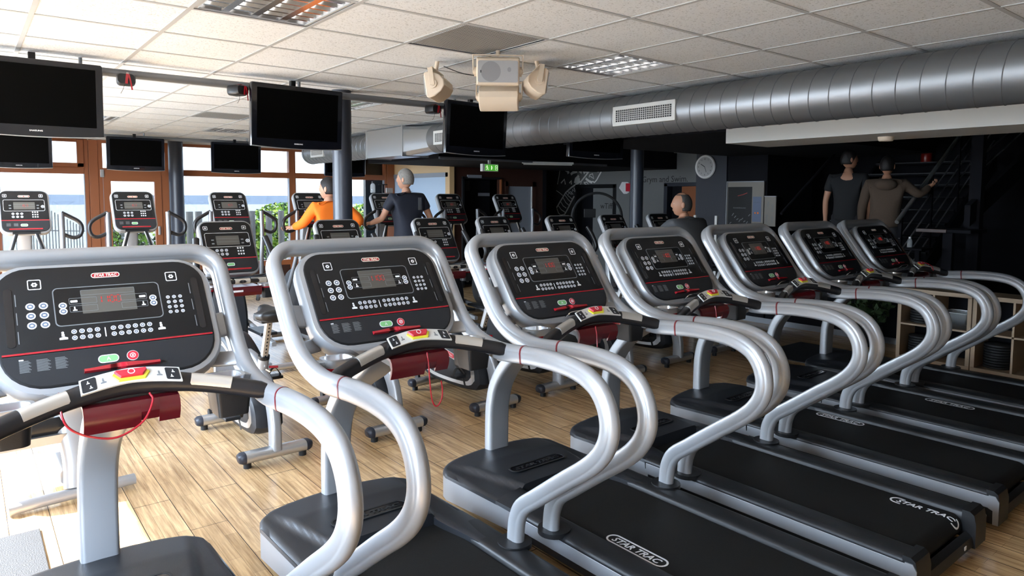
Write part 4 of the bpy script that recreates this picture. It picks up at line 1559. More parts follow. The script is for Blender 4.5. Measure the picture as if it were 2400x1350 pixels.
def make_bike():
    t = root('exercise_bike', (0, 0, 0), 'bike', 'exercise bike', 'upright exercise bikes behind the treadmills')
    for nm, y, wd in (('rear_stabilizer', -.02, .19), ('front_stabilizer', .88, .20)):
        s_ = MB()
        s_.sweep([(-wd, y, .066), (wd, y, .066)], oval(.046, .034, 20, 2.8), M['silver2'], lat=(0, 1, 0))
        st = s_.build(nm, t, smooth=60)
        for sx in (-1, 1):
            e = MB()
            e.sweep([(sx * wd, y, .066), (sx * (wd + .022), y, .066), (sx * (wd + .040), y, .063)], oval(.047, .035, 20, 2.8), M['bluewall'], lat=(0, 1, 0), scale=[1, .98, .70])
            e.build('end_cap', st, smooth=60)
            MB().cyl((sx * (wd - .015), y, 0), (sx * (wd - .015), y, .040), .024, M['black2'], 16).build('levelling_foot', st)
        if nm.startswith('front'):
            MB().cyl((-wd + .06, y + .05, .10), (-wd + .08, y + .05, .10), .028, M['black2'], 16).build('transport_wheel', st)
    lg = MB().sweep(catmull([(0, -.02, .08), (0, -.015, .22), (0, .03, .36), (0, .13, .47), (0, .30, .56), (0, .46, .58)], 5), rrect(-.028, -.055, .028, .055, .018, 4), M['silver'], lat=(1, 0, 0))
    lg.build('rear_frame_tube', t, smooth=45)
    out = catmull([(.06, .20, 0), (.16, .135, 0), (.50, .115, 0), (.82, .13, 0), (.95, .22, 0), (.985, .42, 0), (.93, .60, 0), (.80, .70, 0), (.60, .66, 0), (.40, .555, 0), (.20, .43, 0), (.08, .30, 0), (.06, .20, 0)], 4)[:-1]
    out = [(p.x, p.y) for p in out]
    ins = lambda k, c=(.55, .38): [(c[0] + (u - c[0]) * k, c[1] + (v - c[1]) * k) for u, v in out]
    sh = MB()
    sh.loft([(ins(.90), -.095), (ins(.97), -.085), (out, -.05), (out, .05), (ins(.97), .085), (ins(.90), .095)], M['panel2'], YZ)
    shell = sh.build('drive_cover', t, smooth=50)
    for sx in (-1, 1):
        fm = lambda u, v, h, sx=sx: Vector((sx * (.0952 + h), u, v))
        f = MB()
        f.frame(ins(.86), ins(.76), 0, M['silver2'], fm, .002)
        f.frame(circ(.36, .33, .038, 24), circ(.36, .33, .028, 24), .0, M['silver2'], fm, .004)
        b_ = rrect(-.095, -.024, .095, .024, .022, 4)
        bm2 = lambda u, v, h, fm=fm, sx=sx: fm(.47 - sx * 0 + (u if sx > 0 else -u) * .95, .375 + v + (u if sx > 0 else -u) * .18, h)
        f.prism(b_, 0, .003, M['silver2'], bm2)
        f.prism(rrect(-.088, -.018, .060, .018, .016, 4), .003, .004, M['redprint'], bm2)
        f.text('STAR TRAC', .024, M['cream'], bm2, .004, -.014, 0, sx=.9)
        f.build('side_trim', shell, smooth=30, label='silver trim band with red badge')
    for sx, ph in ((-1, R(-155)), (1, R(25))):
        cr = MB()
        a = Vector((sx * .115, .36, .33))
        b = a + Vector((sx * .012, cos(ph) * -.165 * sx * -1 * (-1 if sx > 0 else 1), 0))
        dirv = Vector((0, cos(R(205)) if sx < 0 else cos(R(25)), sin(R(205)) if sx < 0 else sin(R(25))))
        b = a + dirv * .165 + Vector((sx * .015, 0, 0))
        cr.sweep([a, b], rrect(-.010, -.016, .010, .016, .006, 3), M['black'], lat=(1, 0, 0), scale=[(1, 1.35), (1, 1)])
        cr.cyl(a - Vector((sx * .03, 0, 0)), a + Vector((sx * .012, 0, 0)), .024, M['black'])
        crank = cr.build('crank', t, smooth=40)
        pd = MB()
        c = b + Vector((sx * .065, 0, 0))
        pd.box(c, (.095, .085, .022), M['black'])
        pd.build('pedal', crank, bevel=.006)
        sp_ = MB()
        arcp = [(c.x - .045 + .09 * k / 10, c.y + .01, c.z + .01 + .052 * sin(pi * k / 10)) for k in range(11)]
        sp_.sweep(arcp, rrect(-.016, -.0015, .016, .0015, .001, 1), M['black2'], lat=(0, 1, 0))
        sp_.sweep([(c.x - sx * .045, c.y + .01, c.z), (c.x - sx * .05, c.y - .01, c.z - .05), (c.x - sx * .052, c.y - .02, c.z - .085)], rrect(-.012, -.0015, .012, .0015, .001, 1), M['black2'], lat=(0, 1, 0))
        sp_.build('pedal_strap', crank, smooth=50)
    # seat tube, post, saddle
    sp = MB()
    sp.cyl((0, .235, .40), (0, .155, .63), .034, M['silver'], 24)
    sp.cyl((0, .157, .625), (0, .150, .645), .036, M['black'], 24)
    sp.build('seat_tube', t, smooth=50)
    po = MB()
    po.sweep([(0, .157, .62), (0, .03, .93)], rrect(-.019, -.019, .019, .019, .004, 2), M['silver2'], lat=(1, 0, 0))
    ax = Vector((0, .03 - .157, .93 - .62))
    for k in range(11):
        c = Vector((0, .157, .62)) + ax * (.10 + .078 * k) + Vector((0, -.0192, -.008))
        po.box(c, (.009, .002, .010), M['black2'], mx=Matrix.Rotation(R(22), 3, 'X'))
    po.build('seat_post', t, smooth=30, label='metal post with a row of black holes')
    kn = MB()
    kn.cyl((.03, .15, .565), (.085, .14, .56), .008, M['red'], 10)
    kn.cyl((-.0, .12, .56), (.02, .10, .545), .006, M['chrome'], 8)
    kn.build('adjuster_lever', t, smooth=30, label='small red lever')
    se = MB()
    S = []
    for k in range(15):
        f = k / 14
        y = -.20 + .36 * f
        g_ = max(0, min(1, (f - .35) / .5))
        hw = .128 + (.042 - .128) * g_ * g_ * (3 - 2 * g_)
        e_ = min(1, f / .12, (1 - f) / .10)
        e_ = (1 - (1 - e_) ** 2) ** .5 * .75 + .25
        hw *= e_
        S.append((y, hw, .985 - .014 * sin(pi * f) + .012 * (1 - f), e_))
    vs, fs = [], []
    n = 12
    for y, hw, zt, e_ in S:
        for q in range(n):
            a = 2 * pi * q / n
            vs.append((hw * math.copysign(abs(cos(a)) ** .7, cos(a)), y, zt - .035 + (.032 if sin(a) > 0 else .050) * e_ * sin(a)))
    for k in range(len(S) - 1):
        fs += [(k * n + q, k * n + (q + 1) % n, (k + 1) * n + (q + 1) % n, (k + 1) * n + q) for q in range(n)]
    fs += [tuple(range(n)), tuple(range((len(S) - 1) * n, len(S) * n))]
    se.add(vs, fs, M['black'])
    se.build('saddle', t, smooth=70)
    MB().b2((-.08, -.05, .885), (.08, .11, .935), M['black']).build('saddle_carrier', t, bevel=.012)
    # mast, console, bars, tray
    MB().sweep(catmull([(0, .86, .58), (0, .90, .75), (0, .93, .95), (0, .90, 1.12), (0, .86, 1.22)], 4), rrect(-.045, -.030, .045, .030, .016, 4), M['silver'], lat=(1, 0, 0)).build('console_mast', t, smooth=45)
    small_console(t, plane((0, .715, 1.13), (0, .50, .866), (0, -.866, .50)), .350, .400)
    hb = MB()
    for sx in (-1, 1):
        hb.sweep(catmull([(sx * .02, .86, 1.08), (sx * .15, .80, 1.08), (sx * .235, .72, 1.10), (sx * .262, .66, 1.17), (sx * .25, .70, 1.28), (sx * .235, .76, 1.37)], 5), circ(0, 0, .018, 12), M['rubber'], lat=(0, 0, 1), scale=[1 + .25 * (k > 12) for k in range(26)])
        hb.sweep(catmull([(sx * .235, .71, 1.10), (sx * .20, .60, 1.085), (sx * .12, .555, 1.085), (0, .545, 1.085)], 5), circ(0, 0, .016, 12), M['rubber'], lat=(0, 0, 1))
    bar = hb.build('handlebar', t, smooth=60)
    for x0, x1 in ((-.165, -.065), (-.05, .05), (.065, .165)):
        MB().cyl((x0, .549 if abs(x0 + x1) < .05 else .556, 1.0855), (x1, .549 if abs(x0 + x1) < .05 else .556, 1.0855), .0185, M['grip'], 16).build('pulse_grip', bar, label='metal pulse sensor sleeve')
    tr = MB()
    tr.prism([(.60, 1.040), (.595, 1.0), (.61, .975), (.64, .975), (.66, 1.0), (.86, 1.02), (.86, 1.04), (.66, 1.035)], -.15, .15, M['darkred'], YZ)
    tr.b2((-.055, .592, 1.005), (.02, .597, 1.018), M['white'])
    tr.build('accessory_tray', t, smooth=30, label='dark red tray')
    for sx in (-1, 1):
        h = MB()
        cx, cy, cz = sx * .215, .68, 1.045
        o0, o1 = rrect(-.062, -.052, .062, .052, .040, 6), rrect(-.053, -.043, .053, .043, .033, 6)
        mp = lambda u, v, hh, cx=cx, cy=cy, cz=cz: Vector((cx + u, cy + v, cz + hh))
        n = len(o0)
        h.add([mp(u, v, 0) for u, v in o0] + [mp(u, v, 0) for u, v in o1] + [mp(u * .97, v * .97, -.018) for u, v in o0] + [mp(u * .85, v * .85, -.08) for u, v in o1],
              [f for i in range(n) for f in ((i, (i + 1) % n, n + (i + 1) % n, n + i), (i, 2 * n + i, 2 * n + (i + 1) % n, (i + 1) % n), (n + i, n + (i + 1) % n, 3 * n + (i + 1) % n, 3 * n + i))] + [tuple(range(3 * n, 4 * n))], M['silver2'])
        h.prism([(u * .98, v * .98) for u, v in o0], -.028, -.018, M['red'], mp)
        h.loft([([(u * .93, v * .93) for u, v in o0], -.028), ([(u * .84, v * .84) for u, v in o0], -.10)], M['black'], mp)
        h.build('cup_holder', t, smooth=45)
    return t


BIKES = [(1.48, 4.26, 'upright bike between the first two treadmills, full red tray in view'),
         (2.31, 4.20, 'upright bike behind the second treadmill, console below the orange shirt'),
         (3.19, 4.22, 'upright bike just right of the navy shirt, behind the third treadmill'),
         (3.93, 4.31, 'upright bike left of the brown wall doors, next to the one by the navy shirt'),
         (4.74, 4.25, 'upright bike whose console shows below the film strip mural'),
         (5.55, 4.31, 'upright bike ridden by the balding person'),
         (6.36, 4.33, 'upright bike right of the balding person, farthest right of the bikes')]
b0 = make_bike()
for k, (x, y, lb) in enumerate(BIKES):
    o = b0 if k == 0 else copy_tree(b0)
    o.location = (x, y, 0)
    o['label'] = lb
    o.rotation_euler = (0, 0, TROT)


# ================================================================ cross trainers
def make_trainer():
    t = root('cross_trainer', (0, 0, 0), 'trainer', 'cross trainer', 'cross trainers along the windows')
    f = MB()
    f.sweep([(-.30, -.80, .05), (.30, -.80, .05)], oval(.035, .03), M['silver2'], lat=(0, 1, 0))
    f.sweep([(-.30, .75, .05), (.30, .75, .05)], oval(.035, .03), M['silver2'], lat=(0, 1, 0))
    f.sweep([(0, -.80, .07), (0, .75, .07)], rrect(-.05, -.03, .05, .03, .01, 2), M['silver'], lat=(1, 0, 0))
    f.build('base_frame', t, smooth=45)
    c = MB()
    out = catmull([(.10, .12, 0), (.60, .12, 0), (.86, .20, 0), (.92, .45, 0), (.80, .72, 0), (.50, .84, 0), (.25, .72, 0), (.10, .45, 0), (.10, .12, 0)], 4)[:-1]
    out = [(p.x, p.y) for p in out]
    ins = lambda k: [(.5 + (u - .5) * k, .45 + (v - .45) * k) for u, v in out]
    c.loft([(ins(.9), -.13), (out, -.10), (out, .10), (ins(.9), .13)], M['panel2'], YZ)
    c.build('drive_cover', t, smooth=50)
    m = MB()
    m.sweep(catmull([(0, .48, .70), (0, .45, .95), (0, .42, 1.15), (0, .38, 1.34)], 4), rrect(-.055, -.040, .055, .040, .02, 4), M['silver'], lat=(1, 0, 0))
    m.build('mast', t, smooth=45)
    n = MB()
    for sx in (-1, 1):
        n.sweep([(sx * .07, .10, 1.335), (sx * .165, .06, 1.05), (sx * .17, .10, .98)], rrect(-.016, -.012, .016, .012, .004, 2), M['silver2'], lat=(1, 0, 0))
        n.sweep([(sx * .07, .094, 1.335), (sx * .150, .05, 1.05)], rrect(-.011, -.012, .011, .012, .004, 2), M['black'], lat=(1, 0, 0))
    n.b2((-.10, .08, 1.325), (.10, .30, 1.345), M['black'])
    n.build('fixed_handles', t, smooth=30)
    small_console(t, plane((0, .10, 1.345), (0, .50, .866), (0, -.866, .50)), .345, .405, led=True)
    for sx in (-1, 1):
        a = MB()
        a.sweep(catmull([(sx * .285, .28, .55), (sx * .275, .12, .80), (sx * .250, .02, 1.05), (sx * .250, -.01, 1.25), (sx * .250, .0, 1.510)], 5), circ(0, 0, .022, 12), M['steel'], lat=(1, 0, 0))
        arm = a.build('moving_arm', t, smooth=60)
        d = MB()
        loop = catmull([(sx * .250, .0, 1.510), (sx * .31, .0, 1.475), (sx * .365, .0, 1.440), (sx * .395, .0, 1.400), (sx * .398, .0, 1.345), (sx * .375, .0, 1.300), (sx * .325, .0, 1.290), (sx * .250, .0, 1.325)], 4)
        d.sweep(loop, circ(0, 0, .017, 10), M['rubber'], lat=(0, 1, 0))
        d.build('loop_grip', arm, smooth=60, label='black D shaped grip')
        p = MB()
        p.sweep([(sx * .16, -.55, .22), (sx * .16, .35, .34), (sx * .19, .50, .45)], rrect(-.022, -.022, .022, .022, .006, 2), M['silver'], lat=(1, 0, 0))
        arm2 = p.build('pedal_arm', t, smooth=30)
        MB().b2((sx * .16 - .085, -.42, .285), (sx * .16 + .085, -.02, .315), M['black']).build('foot_plate', arm2, bevel=.01)
    return t


e0 = make_trainer()
TRN = [(.43, 'cross trainer at the left edge in front of the picket fence'),
       (1.285, 'cross trainer in front of the wooden glazed door'),
       (2.17, 'cross trainer in front of the green hedge and posts'),
       (3.045, 'cross trainer used by the person in the orange shirt'),
       (3.99, 'cross trainer used by the person in the navy shirt'),
       (4.914, 'cross trainer just right of the navy shirt'),
       (5.83, 'cross trainer in front of the frosted grey door, farthest right')]
for k, (x, lb) in enumerate(TRN):
    o = e0 if k == 0 else copy_tree(e0)
    o.location = (x, 7.2, 0)
    o['label'] = lb

# recumbent bike at the left, mostly behind the nearest treadmill
t = root('recumbent_bike', (.42, 4.4, 0), 'pale recumbent bike behind the nearest treadmill mast, bathed in sun', 'exercise bike')
MB().sweep(catmull([(-.30, -.07, .035), (-.1, -.055, .04), (.15, -.05, .045), (.29, -.04, .045)], 4), oval(.035, .028), M['silver'], lat=(0, 1, 0)).build('rear_foot', t, smooth=60)
MB().sweep(catmull([(.02, -.02, .06), (.03, .03, .22), (.01, .09, .45), (.03, .06, .62), (.02, .10, .84)], 5), oval(.085, .045), M['silver'], lat=(1, 0, 0), scale=[(1 - .35 * abs(k / 20 - .45), 1) for k in range(21)]).build('seat_back_frame', t, smooth=60)
MB().sweep(catmull([(.0, .02, .12), (-.02, .6, .14), (-.02, 1.2, .18), (-.02, 1.6, .30)], 4), rrect(-.06, -.04, .06, .04, .02, 3), M['silver'], lat=(1, 0, 0)).build('main_rail', t, smooth=45)
MB().loft([(rrect(-.22, -.17, .22, .17, .07), .36), (rrect(-.24, -.19, .24, .19, .08), .40), (rrect(-.22, -.17, .22, .17, .07), .45)], M['black'], lambda u, v, h: Vector((-.22 + u, .22 + v, h))).build('seat_pad', t, smooth=50)
MB().loft([(rrect(-.24, -.19, .24, .19, .07), .31), (rrect(-.25, -.20, .25, .20, .08), .36)], M['silver'], lambda u, v, h: Vector((-.22 + u, .22 + v, h))).build('seat_shell', t, smooth=50)
MB().loft([([(1.25 + (u - 1.25), v) for u, v in [(1.0, .12), (1.6, .12), (1.75, .4), (1.6, .75), (1.3, .7), (1.05, .45)]], -.10), ([(u, v) for u, v in [(1.0, .12), (1.6, .12), (1.75, .4), (1.6, .75), (1.3, .7), (1.05, .45)]], .10)], M['silver'], YZ).build('drive_cover', t, smooth=30, bevel=.02)

# floor mats
tag(MB().b2((-.62, 3.55, 0), (.235, 4.06, .012), M['mat']).build('rubber_mat', bevel=.003), 'black pebbled rubber mat at the left beside the sunlit floor', 'mat')
tag(MB().b2((6.62, 3.30, 0), (7.55, 4.10, .010), M['mat']).build('rubber_mat', bevel=.003), 'dark mat on the floor in front of the last two treadmills', 'mat')


# ================================================================ people
def limb_mesh(name, chains, m, parent, mats=None, sub=1):
    """chains: lists of (x, y, z, r) sharing points by coordinates; one skinned surface"""
    vid, vs, rs, es = {}, [], [], []
    for ch in chains:
        prev = None
        for p in ch:
            kx = tuple(round(c, 4) for c in p[:3])
            if kx not in vid:
                vid[kx] = len(vs)
                vs.append(p[:3])
                rs.append(p[3])
            i = vid[kx]
            if prev is not None and prev != i:
                es.append((prev, i))
            prev = i
    me = bpy.data.meshes.new(name)
    me.from_pydata(vs, es, [])
    o = bpy.data.objects.new(name, me)
    COL.objects.link(o)
    o.modifiers.new('skin', 'SKIN')
    sv = me.skin_vertices
    if not sv:
        bm = bmesh.new()
        bm.from_mesh(me)
        bm.verts.layers.skin.verify()
        bm.to_mesh(me)
        bm.free()
        sv = me.skin_vertices
    for k, r in enumerate(rs):
        rr = r if isinstance(r, (tuple, list)) else (r, r)
        sv[0].data[k].radius = rr
    for k in range(len(vs)):
        sv[0].data[k].use_root = (k == 0)
    s_ = o.modifiers.new('sub', 'SUBSURF')
    s_.levels = s_.render_levels = 2
    bpy.context.view_layer.update()
    dg = bpy.context.evaluated_depsgraph_get()
    me2 = bpy.data.meshes.new_from_object(o.evaluated_get(dg))
    bpy.data.objects.remove(o)
    me2.materials.clear()
    me2.materials.append(m)
    me2.polygons.foreach_set('use_smooth', [True] * len(me2.polygons))
    o2 = bpy.data.objects.new(name, me2)
    COL.objects.link(o2)
    if parent:
        o2.parent = parent
    return o2


def V4(v, r):
    return (v[0], v[1], v[2], r)


def person(loc, label, J, skin, shirt, hair, face=0, sleeve=1., hairm=None, bald=False, rz=0, shoes=True, beard=None, sh_label=None, fat=1., tilt=0):
    """J: local joints. Body faces +y."""
    t = root('person', loc, label, 'person', None, rz)
    pel, chest, neck, head = [Vector(J[k]) for k in ('pel', 'chest', 'neck', 'head')]
    body = []
    mid = (pel + chest) / 2
    body.append([V4(pel, (.12 * fat, .09 * fat)), V4(mid, (.14 * fat, .105 * fat)), V4(chest, (.15 * fat, .11 * fat)), V4(neck, .052), V4(neck + (head - neck) * .45, .05)])
    for s_ in ('L', 'R'):
        sh, el, wr = [Vector(J[k + s_]) for k in ('sh', 'el', 'wr')]
        hd = Vector(J['hand' + s_])
        body.append([V4(chest, (.15 * fat, .11 * fat)), V4(sh, .055), V4(sh * .5 + el * .5, .045), V4(el, .037), V4(el * .5 + wr * .5, .036), V4(wr, .025), V4((wr + hd) / 2, (.036, .020)), V4(hd, (.036, .016))])
        d = (hd - wr).normalized()
        side = Vector(J.get('palm' + s_, (1, 0, 0)))
        curl = d.cross(side)
        for q in range(4):
            b = hd + side * (-.028 + .0187 * q)
            ln = (.034, .040, .037, .028)[q]
            body.append([V4(hd, (.036, .016)), V4(b + d * .012, .0095), V4(b + d * (.012 + ln), .009), V4(b + d * (.012 + ln) + (d * .4 + curl) * ln * .7, .008), V4(b + d * (.010 + ln * .7) + curl * ln * 1.25, .007)])
        th = (wr + hd) / 2 - side * .034
        body.append([V4((wr + hd) / 2, (.036, .020)), V4(th + d * .01, .011), V4(th + d * .035 + curl * .02, .0095), V4(th + d * .05 + curl * .04, .008)])
        hp, kn, an = [Vector(J[k + s_]) for k in ('hp', 'kn', 'an')]
        body.append([V4(pel, (.12 * fat, .09 * fat)), V4(hp, .075), V4((hp + kn) / 2, .072), V4(kn, .052), V4((kn + an) / 2 + Vector((0, -.01, 0)), .05), V4(an, .034), V4(an + Vector((0, .10, -.045)), (.036, .028)), V4(an + Vector((0, .17, -.055)), (.036, .022))])
    bd = limb_mesh('body', body, skin, t)
    # head with face as part of the same skin mesh
    q = Matrix.Rotation(face, 3, 'Z') @ Matrix.Rotation(tilt, 3, 'X')
    h = MB()
    vs, fs = [], []
    n, mrows = 24, 18
    for i in range(mrows + 1):
        a = pi * i / mrows
        for j in range(n):
            b = 2 * pi * j / n
            x, y, z = .074 * sin(a) * cos(b), .096 * sin(a) * sin(b), .118 * cos(a)
            if z < 0:
                k = 1 - .34 * (-z / .118) ** 1.4
                x *= k
                y = y * (1 - .10 * (-z / .118)) + .012 * (-z / .118)
            fr_ = max(0, sin(b)) ** 12
            if y > 0:
                y += fr_ * .017 * math.exp(-((z + .012) / .020) ** 2) * (sin(a))      # nose
                y += max(0, sin(b)) ** 5 * (.007 * math.exp(-((z + .055) / .010) ** 2) - .006 * math.exp(-((z + .040) / .006) ** 2) + .010 * math.exp(-((z + .098) / .016) ** 2) + .005 * math.exp(-((z - .028) / .01) ** 2))
                y -= .007 * math.exp(-((z - .008) / .014) ** 2) * math.exp(-((abs(x) - .032) / .014) ** 2)
            vs.append(head + q @ Vector((x, y, z)))
    for i in range(mrows):
        for j in range(n):
            k = (j + 1) % n
            fs.append((i * n + j, (i + 1) * n + j, (i + 1) * n + k, i * n + k))
    h.add(vs, fs, skin)
    for sx in (-1, 1):
        e = head + q @ Vector((sx * .076, -.008, -.008))
        h.ell(e, (.008, .019, .031), skin, 10, 8, q @ Matrix.Rotation(sx * .25, 3, 'Z'))
        h.ell(head + q @ Vector((sx * .031, .079, .008)), (.010, .006, .006), M['cream'], 8, 6, q)
        h.ell(head + q @ Vector((sx * .031, .083, .008)), (.005, .003, .005), M['black2'], 8, 6, q)
    tmp = h.build('headtmp', smooth=70)
    bm = bmesh.new()
    bm.from_mesh(bd.data)
    nb = len(bd.data.materials)
    for mm in tmp.data.materials:
        if mm.name not in [x.name for x in bd.data.materials]:
            bd.data.materials.append(mm)
    mi = [list(x.name for x in bd.data.materials).index(mm.name) for mm in tmp.data.materials]
    for p in tmp.data.polygons:
        p.material_index = p.material_index
    b2 = bmesh.new()
    b2.from_mesh(tmp.data)
    for fc in b2.faces:
        fc.material_index = mi[fc.material_index]
    tm2 = bpy.data.meshes.new('x')
    b2.to_mesh(tm2)
    b2.free()
    bm.from_mesh(tm2)
    bm.to_mesh(bd.data)
    bm.free()
    bpy.data.meshes.remove(tm2)
    bpy.data.objects.remove(tmp)
    # hair
    hm = MB()
    vs, fs = [], []
    for i in range(14):
        a = pi * .66 * i / 13
        for j in range(n):
            b = 2 * pi * j / n
            front = max(0, sin(b))
            lim = 1.0 - .58 * front ** .6
            aa = a * lim
            if bald:
                aa = .62 + (a * lim) * .75 if front < .2 else .62 + .1 * i / 13
            k = 1.10 if not bald else 1.055
            z = .118 * cos(aa) * (1.07 if not bald else 1.02)
            x, y = .074 * k * sin(aa) * cos(b), .096 * k * sin(aa) * sin(b)
            if z < 0:
                x *= 1 - .30 * (-z / .118) ** 1.4
            vs.append(head + q @ Vector((x, y - .004, z)))
    for i in range(13):
        for j in range(n):
            k = (j + 1) % n
            fs.append((i * n + j, (i + 1) * n + j, (i + 1) * n + k, i * n + k))
    hm.add(vs, fs, hair)
    ho = hm.build('hair', t, smooth=80)
    sl = ho.modifiers.new('thick', 'SOLIDIFY')
    sl.thickness = .008
    # shirt
    g = .016
    F = fat
    sc = [[V4(pel + Vector((0, -.0, -.11)), (.185 * F + g, .150 * F + g)), V4(pel + Vector((0, 0, .02)), (.155 * F + g, .118 * F + g)), V4(mid, (.145 * F + g, .108 * F + g)), V4(chest, (.155 * F + g, .118 * F + g)), V4((chest + neck) / 2 + Vector((0, 0, .01)), (.125 * F + g, .100 * F + g)), V4(neck + Vector((0, 0, .012)), .078)]]
    for s_ in ('L', 'R'):
        sh, el, wr = [Vector(J[k + s_]) for k in ('sh', 'el', 'wr')]
        ch = [V4(chest, (.155 * F + g, .112 * F + g)), V4(sh, .062 + g * .6)]
        if sleeve <= .5:
            ch += [V4(sh + (el - sh) * .35, .055 + g * .6), V4(sh + (el - sh) * .62, .054 + g * .6)]
        else:
            ch += [V4(sh * .5 + el * .5, .050 + g * .7), V4(el, .045 + g * .7), V4(el * .5 + wr * .5, .042 + g * .5), V4(wr - (wr - el) * .04, .032 + g * .3)]
        sc.append(ch)
    limb_mesh('shirt', sc, shirt, t)
    if sh_label:
        t.children[-1]['label'] = sh_label
    tc_ = [[V4(pel + Vector((0, 0, .06)), (.155 * F + .006, .112 * F + .006)), V4(pel, (.152 * F + .01, .112 * F + .01))]]
    for s_ in ('L', 'R'):
        hp, kn, an = [Vector(J[k + s_]) for k in ('hp', 'kn', 'an')]
        tc_.append([V4(pel, (.152 * F + .01, .112 * F + .01)), V4(hp, .097), V4((hp + kn) / 2, .084), V4(kn, .066), V4((kn + an) / 2, .064), V4(an + Vector((0, 0, .03)), .054)])
    limb_mesh('trousers', tc_, M['trousers'], t)
    for s_ in ('L', 'R'):
        an = Vector(J['an' + s_])
        MB().loft([(rrect(-.046, -.075, .046, .21, .04, 5), -.085), (rrect(-.05, -.08, .05, .215, .045, 5), -.055), (rrect(-.044, -.07, .044, .15, .04, 5), -.01), (rrect(-.040, -.06, .040, .03, .03, 5), .045)], M['black'], lambda u, v, hh: an + Vector((u, v, hh))).build('shoe', t, smooth=50)
    return t


def standing(H, z0=0, L=None, Rr=None, lean=0, step=.12, sw=.19):
    """standing joints for stature H; L and Rr give elbow, wrist, hand"""
    k = H / 1.75
    J = dict(pel=(0, 0, .95 * k), chest=(0, .02 + lean * .5, 1.30 * k), neck=(0, .01 + lean, 1.475 * k), head=(0, .035 + lean * 1.1, 1.632 * k))
    for s_, sg, arm in (('L', -1, L), ('R', 1, Rr)):
        J['sh' + s_] = (sg * sw, lean * .8, 1.405 * k)
        J['hp' + s_] = (sg * .095, 0, .88 * k)
        J['kn' + s_] = (sg * .10, .05 + (step if s_ == 'L' else 0), .49 * k)
        J['an' + s_] = (sg * .10, (step * 1.2 if s_ == 'L' else -step * .6), .085 if s_ == 'R' else .11)
        arm = arm or [(sg * (sw + .06), .0, 1.12 * k), (sg * (sw + .07), .06, .88 * k), (sg * (sw + .065), .08, .80 * k)]
        J['el' + s_], J['wr' + s_], J['hand' + s_] = arm
        J['palm' + s_] = (0, 1, 0) if abs(arm[2][1] - arm[1][1]) < .05 else (0, 0, -1)
    return J


# person in orange on the fourth cross trainer (feet on the foot plates, .315 m up)
zf = .315
J = standing(1.535, L=[(-.27, .08, 1.06), (-.345, .20, 1.015), (-.385, .235, 1.02)], Rr=[(.33, -.04, 1.09), (.36, .15, 1.02), (.385, .225, 1.02)], lean=.02, step=.10, sw=.175)
p1 = person((3.075, 6.97, zf - .0), 'person in a bright orange long sleeved shirt on a cross trainer, half behind the column', J, M['skin'], M['orange'], M['hairdark'], face=R(38), sleeve=1, sh_label='orange long sleeved shirt', fat=.92)
J = standing(1.66, L=[(-.285, .08, 1.10), (-.345, .235, 1.045), (-.375, .27, 1.045)], Rr=[(.29, -.02, 1.10), (.37, .15, 1.04), (.385, .245, 1.04)], lean=.02, step=.10)
p2 = person((3.99, 6.93, zf), 'grey haired person in a navy T-shirt on a cross trainer', J, M['skin'], M['navy'], M['hairgrey'], face=R(35), sleeve=.4, sh_label='navy short sleeved shirt', fat=1.02)
gear = root('phone_stand', (3.99, 7.52, 1.708), 'black phone stand on top of the console used by the navy shirt', 'phone stand')
MB().b2((-.012, -.010, 0), (.012, .010, .10), M['black']).b2((-.06, -.006, .095), (.06, .006, .107), M['black']).build('stand', gear, bevel=.002)
wb = root('water_bottle', (3.86, 7.53, 1.708), 'pale drinks bottle left of the phone stand on the console', 'bottle')
MB().loft([(circ(0, 0, .028, 16), 0), (circ(0, 0, .030, 16), .01), (circ(0, 0, .030, 16), .09), (circ(0, 0, .013, 16), .115)], M['plastic']).build('bottle_body', wb, smooth=50)
MB().cyl((0, 0, .115), (0, 0, .135), .014, M['black'], 12).build('cap', wb)
tag(MB().box((4.08, 7.53, 1.738), (.11, .012, .06), M['white'], rz=.3).build('folded_paper'), 'folded white paper propped on the console beside the phone stand', 'paper')
lp = MB()
for k in range(3):
    lp.b2((.055 + .016 * k, -.1435, 1.20), (.062 + .016 * k, -.1415, 1.34), M['greyprint'])
lp.build('shirt_stripes', p2, label='grey stripes printed on the shoulder')
# balding person pedalling the sixth bike
zs = .99
J = dict(pel=(0, -.02, 1.06), chest=(0, .05, 1.31), neck=(0, .09, 1.44), head=(0, .125, 1.572))
for s_, sg in (('L', -1), ('R', 1)):
    J['sh' + s_] = (sg * .225, .06, 1.385)
    J['el' + s_] = (sg * .30, .30, 1.16)
    J['wr' + s_] = (sg * .262, .52, 1.13)
    J['hand' + s_] = (sg * .258, .60, 1.14)
    J['palm' + s_] = (0, 0, -1)
    J['hp' + s_] = (sg * .10, .03, 1.03)
J.update(knL=(-.13, .42, .82), anL=(-.19, .27, .40), knR=(.13, .50, .92), anR=(.19, .48, .55))
p3 = person((5.70, 4.28, .03), 'balding person in a charcoal shirt sitting on a bike', J, M['skin2'], M['greyshirt'], M['hairmix'], face=R(42), bald=True, sleeve=1, sh_label='charcoal shirt', fat=1.18)

